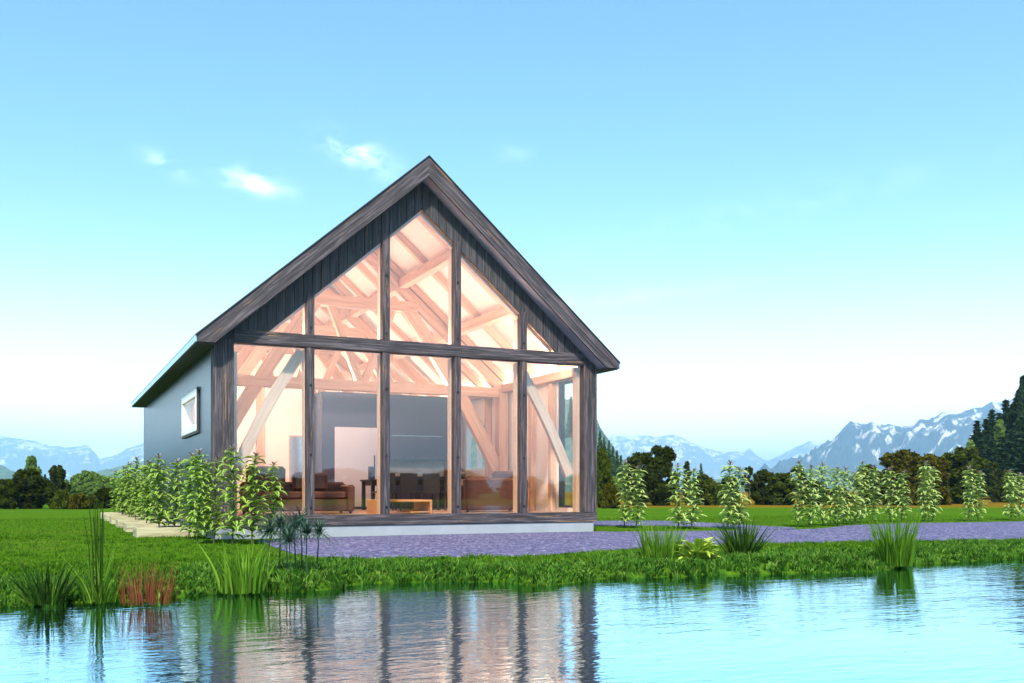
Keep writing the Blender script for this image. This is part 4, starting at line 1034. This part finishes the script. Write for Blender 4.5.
tree('column', 995, 463, 6, 72, 'narrow olive column tree before the dark conifers')
tree('bush', 1008, 472, 10, 72, 'round olive bush right of the narrow column tree')
tree('autumn', 1042, 462, 18, 66, 'brown tree past the right picture edge')
tree('bright', 970, 441, 6, 105, 'bright green tree at the upper edge of the dark conifer stand', base=2.0)
tree('bright', 1000, 420, 4.5, 108, 'bright green crown caught between the dark conifers', base=6.0)
CG = 'dark conifers of the stand at the right edge'; CL = 'dark conifer in the dense steep stand at the right edge'
for (px, top, hw, D) in [(977, 420, 9, 112), (986, 418, 9, 116), (992, 409, 10, 118), (999, 412, 9, 112), (1006, 399, 11, 118), (1013, 404, 10, 112), (1018, 392, 12, 116), (1024, 374, 14, 110), (1034, 384, 14, 116), (1046, 378, 14, 112), (1060, 380, 14, 114),
                         (981, 446, 10, 104), (991, 440, 10, 104), (1002, 436, 11, 102), (1012, 432, 11, 104), (1022, 424, 12, 102), (1034, 422, 12, 102), (986, 462, 11, 98), (999, 458, 11, 97), (1013, 455, 11, 98), (1026, 450, 12, 96)]:
    tree('spruce', px, top, hw * 1.55, D, CL, CG, base=zat(496, D) if D < 110 else 1.0)
tree('spruce', 1021, 376, 8, 109, CL, CG, base=2.0)
SG = 'spruces on the slope beside the house corner'; SL_ = 'green spruce on the hazy slope just right of the house corner'
for (px, top, D) in [(594, 428, 150), (600, 431, 150), (604, 437, 148), (609, 440, 150), (613, 446, 150), (617, 450, 148), (621, 455, 146), (625, 459, 148), (629, 464, 146), (634, 470, 146), (598, 445, 138), (603, 452, 138), (608, 455, 136), (612, 460, 138), (617, 464, 136), (622, 468, 138), (627, 474, 136), (590, 420, 150), (585, 412, 152), (578, 402, 154), (571, 396, 152)]:
    tree('pale_spruce', px, top, 5.0, D, SL_, SG, base=zat(min(500, top + 42), D))
# the bank behind the photographer, seen only in the glazing
random.seed(21)
for i in range(26):
    x = -20 + i * 4.6 + random.uniform(-1, 1); y = -78 + random.uniform(-5, 5)
    kind = ['dark', 'olive', 'bush'][i % 3]; lst = PROTO[kind]; o = copy_tree(lst[0]); o.location = (x, y, 0); q = random.uniform(.5, .75) * (1.3 if kind == 'bush' else 1)
    o.scale = (q * 1.9, q * 1.9, q * .55); o.rotation_euler = (0, 0, i); tag(o, 'dark tree on the far bank of the pond, mirrored in the front glass', 'tree', 'trees on the far bank behind the viewer')

# ------------------------------------------------------------------ lawn grass (uncountable): real blades near the water and on the near lawn
def grass(n, xr, yr, hgt, wd, seed, keep, tuft=1, rad=0.05):
    rng = np.random.default_rng(seed); x = rng.uniform(*xr, n); y = rng.uniform(*yr, n); k_ = keep(x, y); x, y = x[k_], y[k_]
    th = rng.uniform(.45, 1.3, len(x)); tt = np.clip(rng.normal(.45, .22, len(x)), 0, .95)
    if tuft > 1:
        x, y, th, tt = (np.repeat(q, tuft) for q in (x, y, th, tt))
    oa = rng.uniform(0, 6.283, len(x)); orr = rad * np.sqrt(rng.random(len(x))) * (tuft > 1); x = x + orr * np.cos(oa); y = y + orr * np.sin(oa)
    ok = ~inside(x, y, pa) & ~inside(x, y, pb) & ~((np.abs(x) < 4.0) & (y > -.05)) & ~((x > -5.16) & (x < -4.05) & (y > 1.45) & (np.mod(y - 1.45, 2.7) < 1.06)) & (y > shore_y(x) - 0.02)
    x, y, th, tt, oa = x[ok], y[ok], th[ok], tt[ok], oa[ok]; n = len(x); z = ground_z(x, y) - .005
    patch = .75 + .5 * (np.sin(x * 2.1 + 1.3 * np.sin(y * 1.3)) * np.sin(y * 2.6 + x) * .5 + .5)
    h = hgt * rng.uniform(.55, 1.2, n) * th * patch; a = oa + rng.uniform(-.6, .6, n); ln = rng.uniform(.2, 1.0, n); f = rng.uniform(0, 6.283, n); w_ = wd * rng.uniform(.7, 1.3, n) / 2
    B = np.stack([x, y, z], 1); d = np.stack([np.cos(a), np.sin(a), 0 * a], 1); s = np.stack([np.cos(f), np.sin(f), 0 * a], 1) * w_[:, None]; up = np.array([0, 0, 1.])
    mid = B + up * (h * .6)[:, None] + d * (h * ln * .35)[:, None]; tip = B + up * (h * (1 - .25 * ln))[:, None] + d * (h * ln)[:, None]
    V = np.stack([B - s, B + s, mid - s * .8, mid + s * .8, tip], 1).reshape(-1, 3); i0 = np.arange(n) * 5
    F4 = np.stack([i0, i0 + 1, i0 + 3, i0 + 2], 1); F3 = np.stack([i0 + 2, i0 + 3, i0 + 4], 1)
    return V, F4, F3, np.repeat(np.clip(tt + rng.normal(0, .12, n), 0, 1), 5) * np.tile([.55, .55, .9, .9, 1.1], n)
def view(x, y, m=.06):
    r, D = (x - CAM.x) * RT.x + (y - CAM.y) * RT.y, (x - CAM.x) * FW.x + (y - CAM.y) * FW.y
    return (np.abs(r / D) < .53 + m)
def nearbank(x, y): return (y - shore_y(x)) < 1.25 + .5 * np.sin(x * 1.1) + .3 * np.sin(x * 2.7 + 1) + .35 * np.random.default_rng(5).normal(size=len(x))
def field(name, label, mat, parts):
    o_ = 0; Vs, F4s, F3s, As = [], [], [], []
    for V, F4, F3, A in parts: Vs.append(V); F4s.append(F4 + o_); F3s.append(F3 + o_); As.append(A); o_ += len(V)
    me = npmesh(name, np.concatenate(Vs), [np.concatenate(F4s), np.concatenate(F3s)], np.concatenate(As))
    tag(link(name, me, mat), label, 'grass', kind='stuff')
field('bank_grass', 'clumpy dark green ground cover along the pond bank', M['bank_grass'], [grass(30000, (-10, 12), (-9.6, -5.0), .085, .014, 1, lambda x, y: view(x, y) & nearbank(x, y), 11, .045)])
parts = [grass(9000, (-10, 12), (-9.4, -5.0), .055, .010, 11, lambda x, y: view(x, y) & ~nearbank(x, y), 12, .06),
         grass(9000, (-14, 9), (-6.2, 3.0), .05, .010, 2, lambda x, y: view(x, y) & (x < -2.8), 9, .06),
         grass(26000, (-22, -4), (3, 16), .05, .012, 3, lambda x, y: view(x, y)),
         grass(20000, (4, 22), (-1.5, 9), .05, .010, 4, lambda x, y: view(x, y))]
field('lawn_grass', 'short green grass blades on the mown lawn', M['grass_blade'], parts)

# ------------------------------------------------------------------ haze
m = MB(); m.box(-13000, 13000, -13000, 13000, -1.8, 600); hz = m.build('haze', None)
k = NM('valley_haze'); pv = k.n('ShaderNodeVolumePrincipled'); pv.inputs['Color'].default_value = (0.42, 0.70, 1.0, 1); pv.inputs['Density'].default_value = 0.00016; pv.inputs['Anisotropy'].default_value = 0.0
k.l(pv.outputs[0], k.out.inputs['Volume']); hz.data.materials.append(k.m)
tag(hz, 'thin pale blue valley haze', 'haze', kind='stuff')
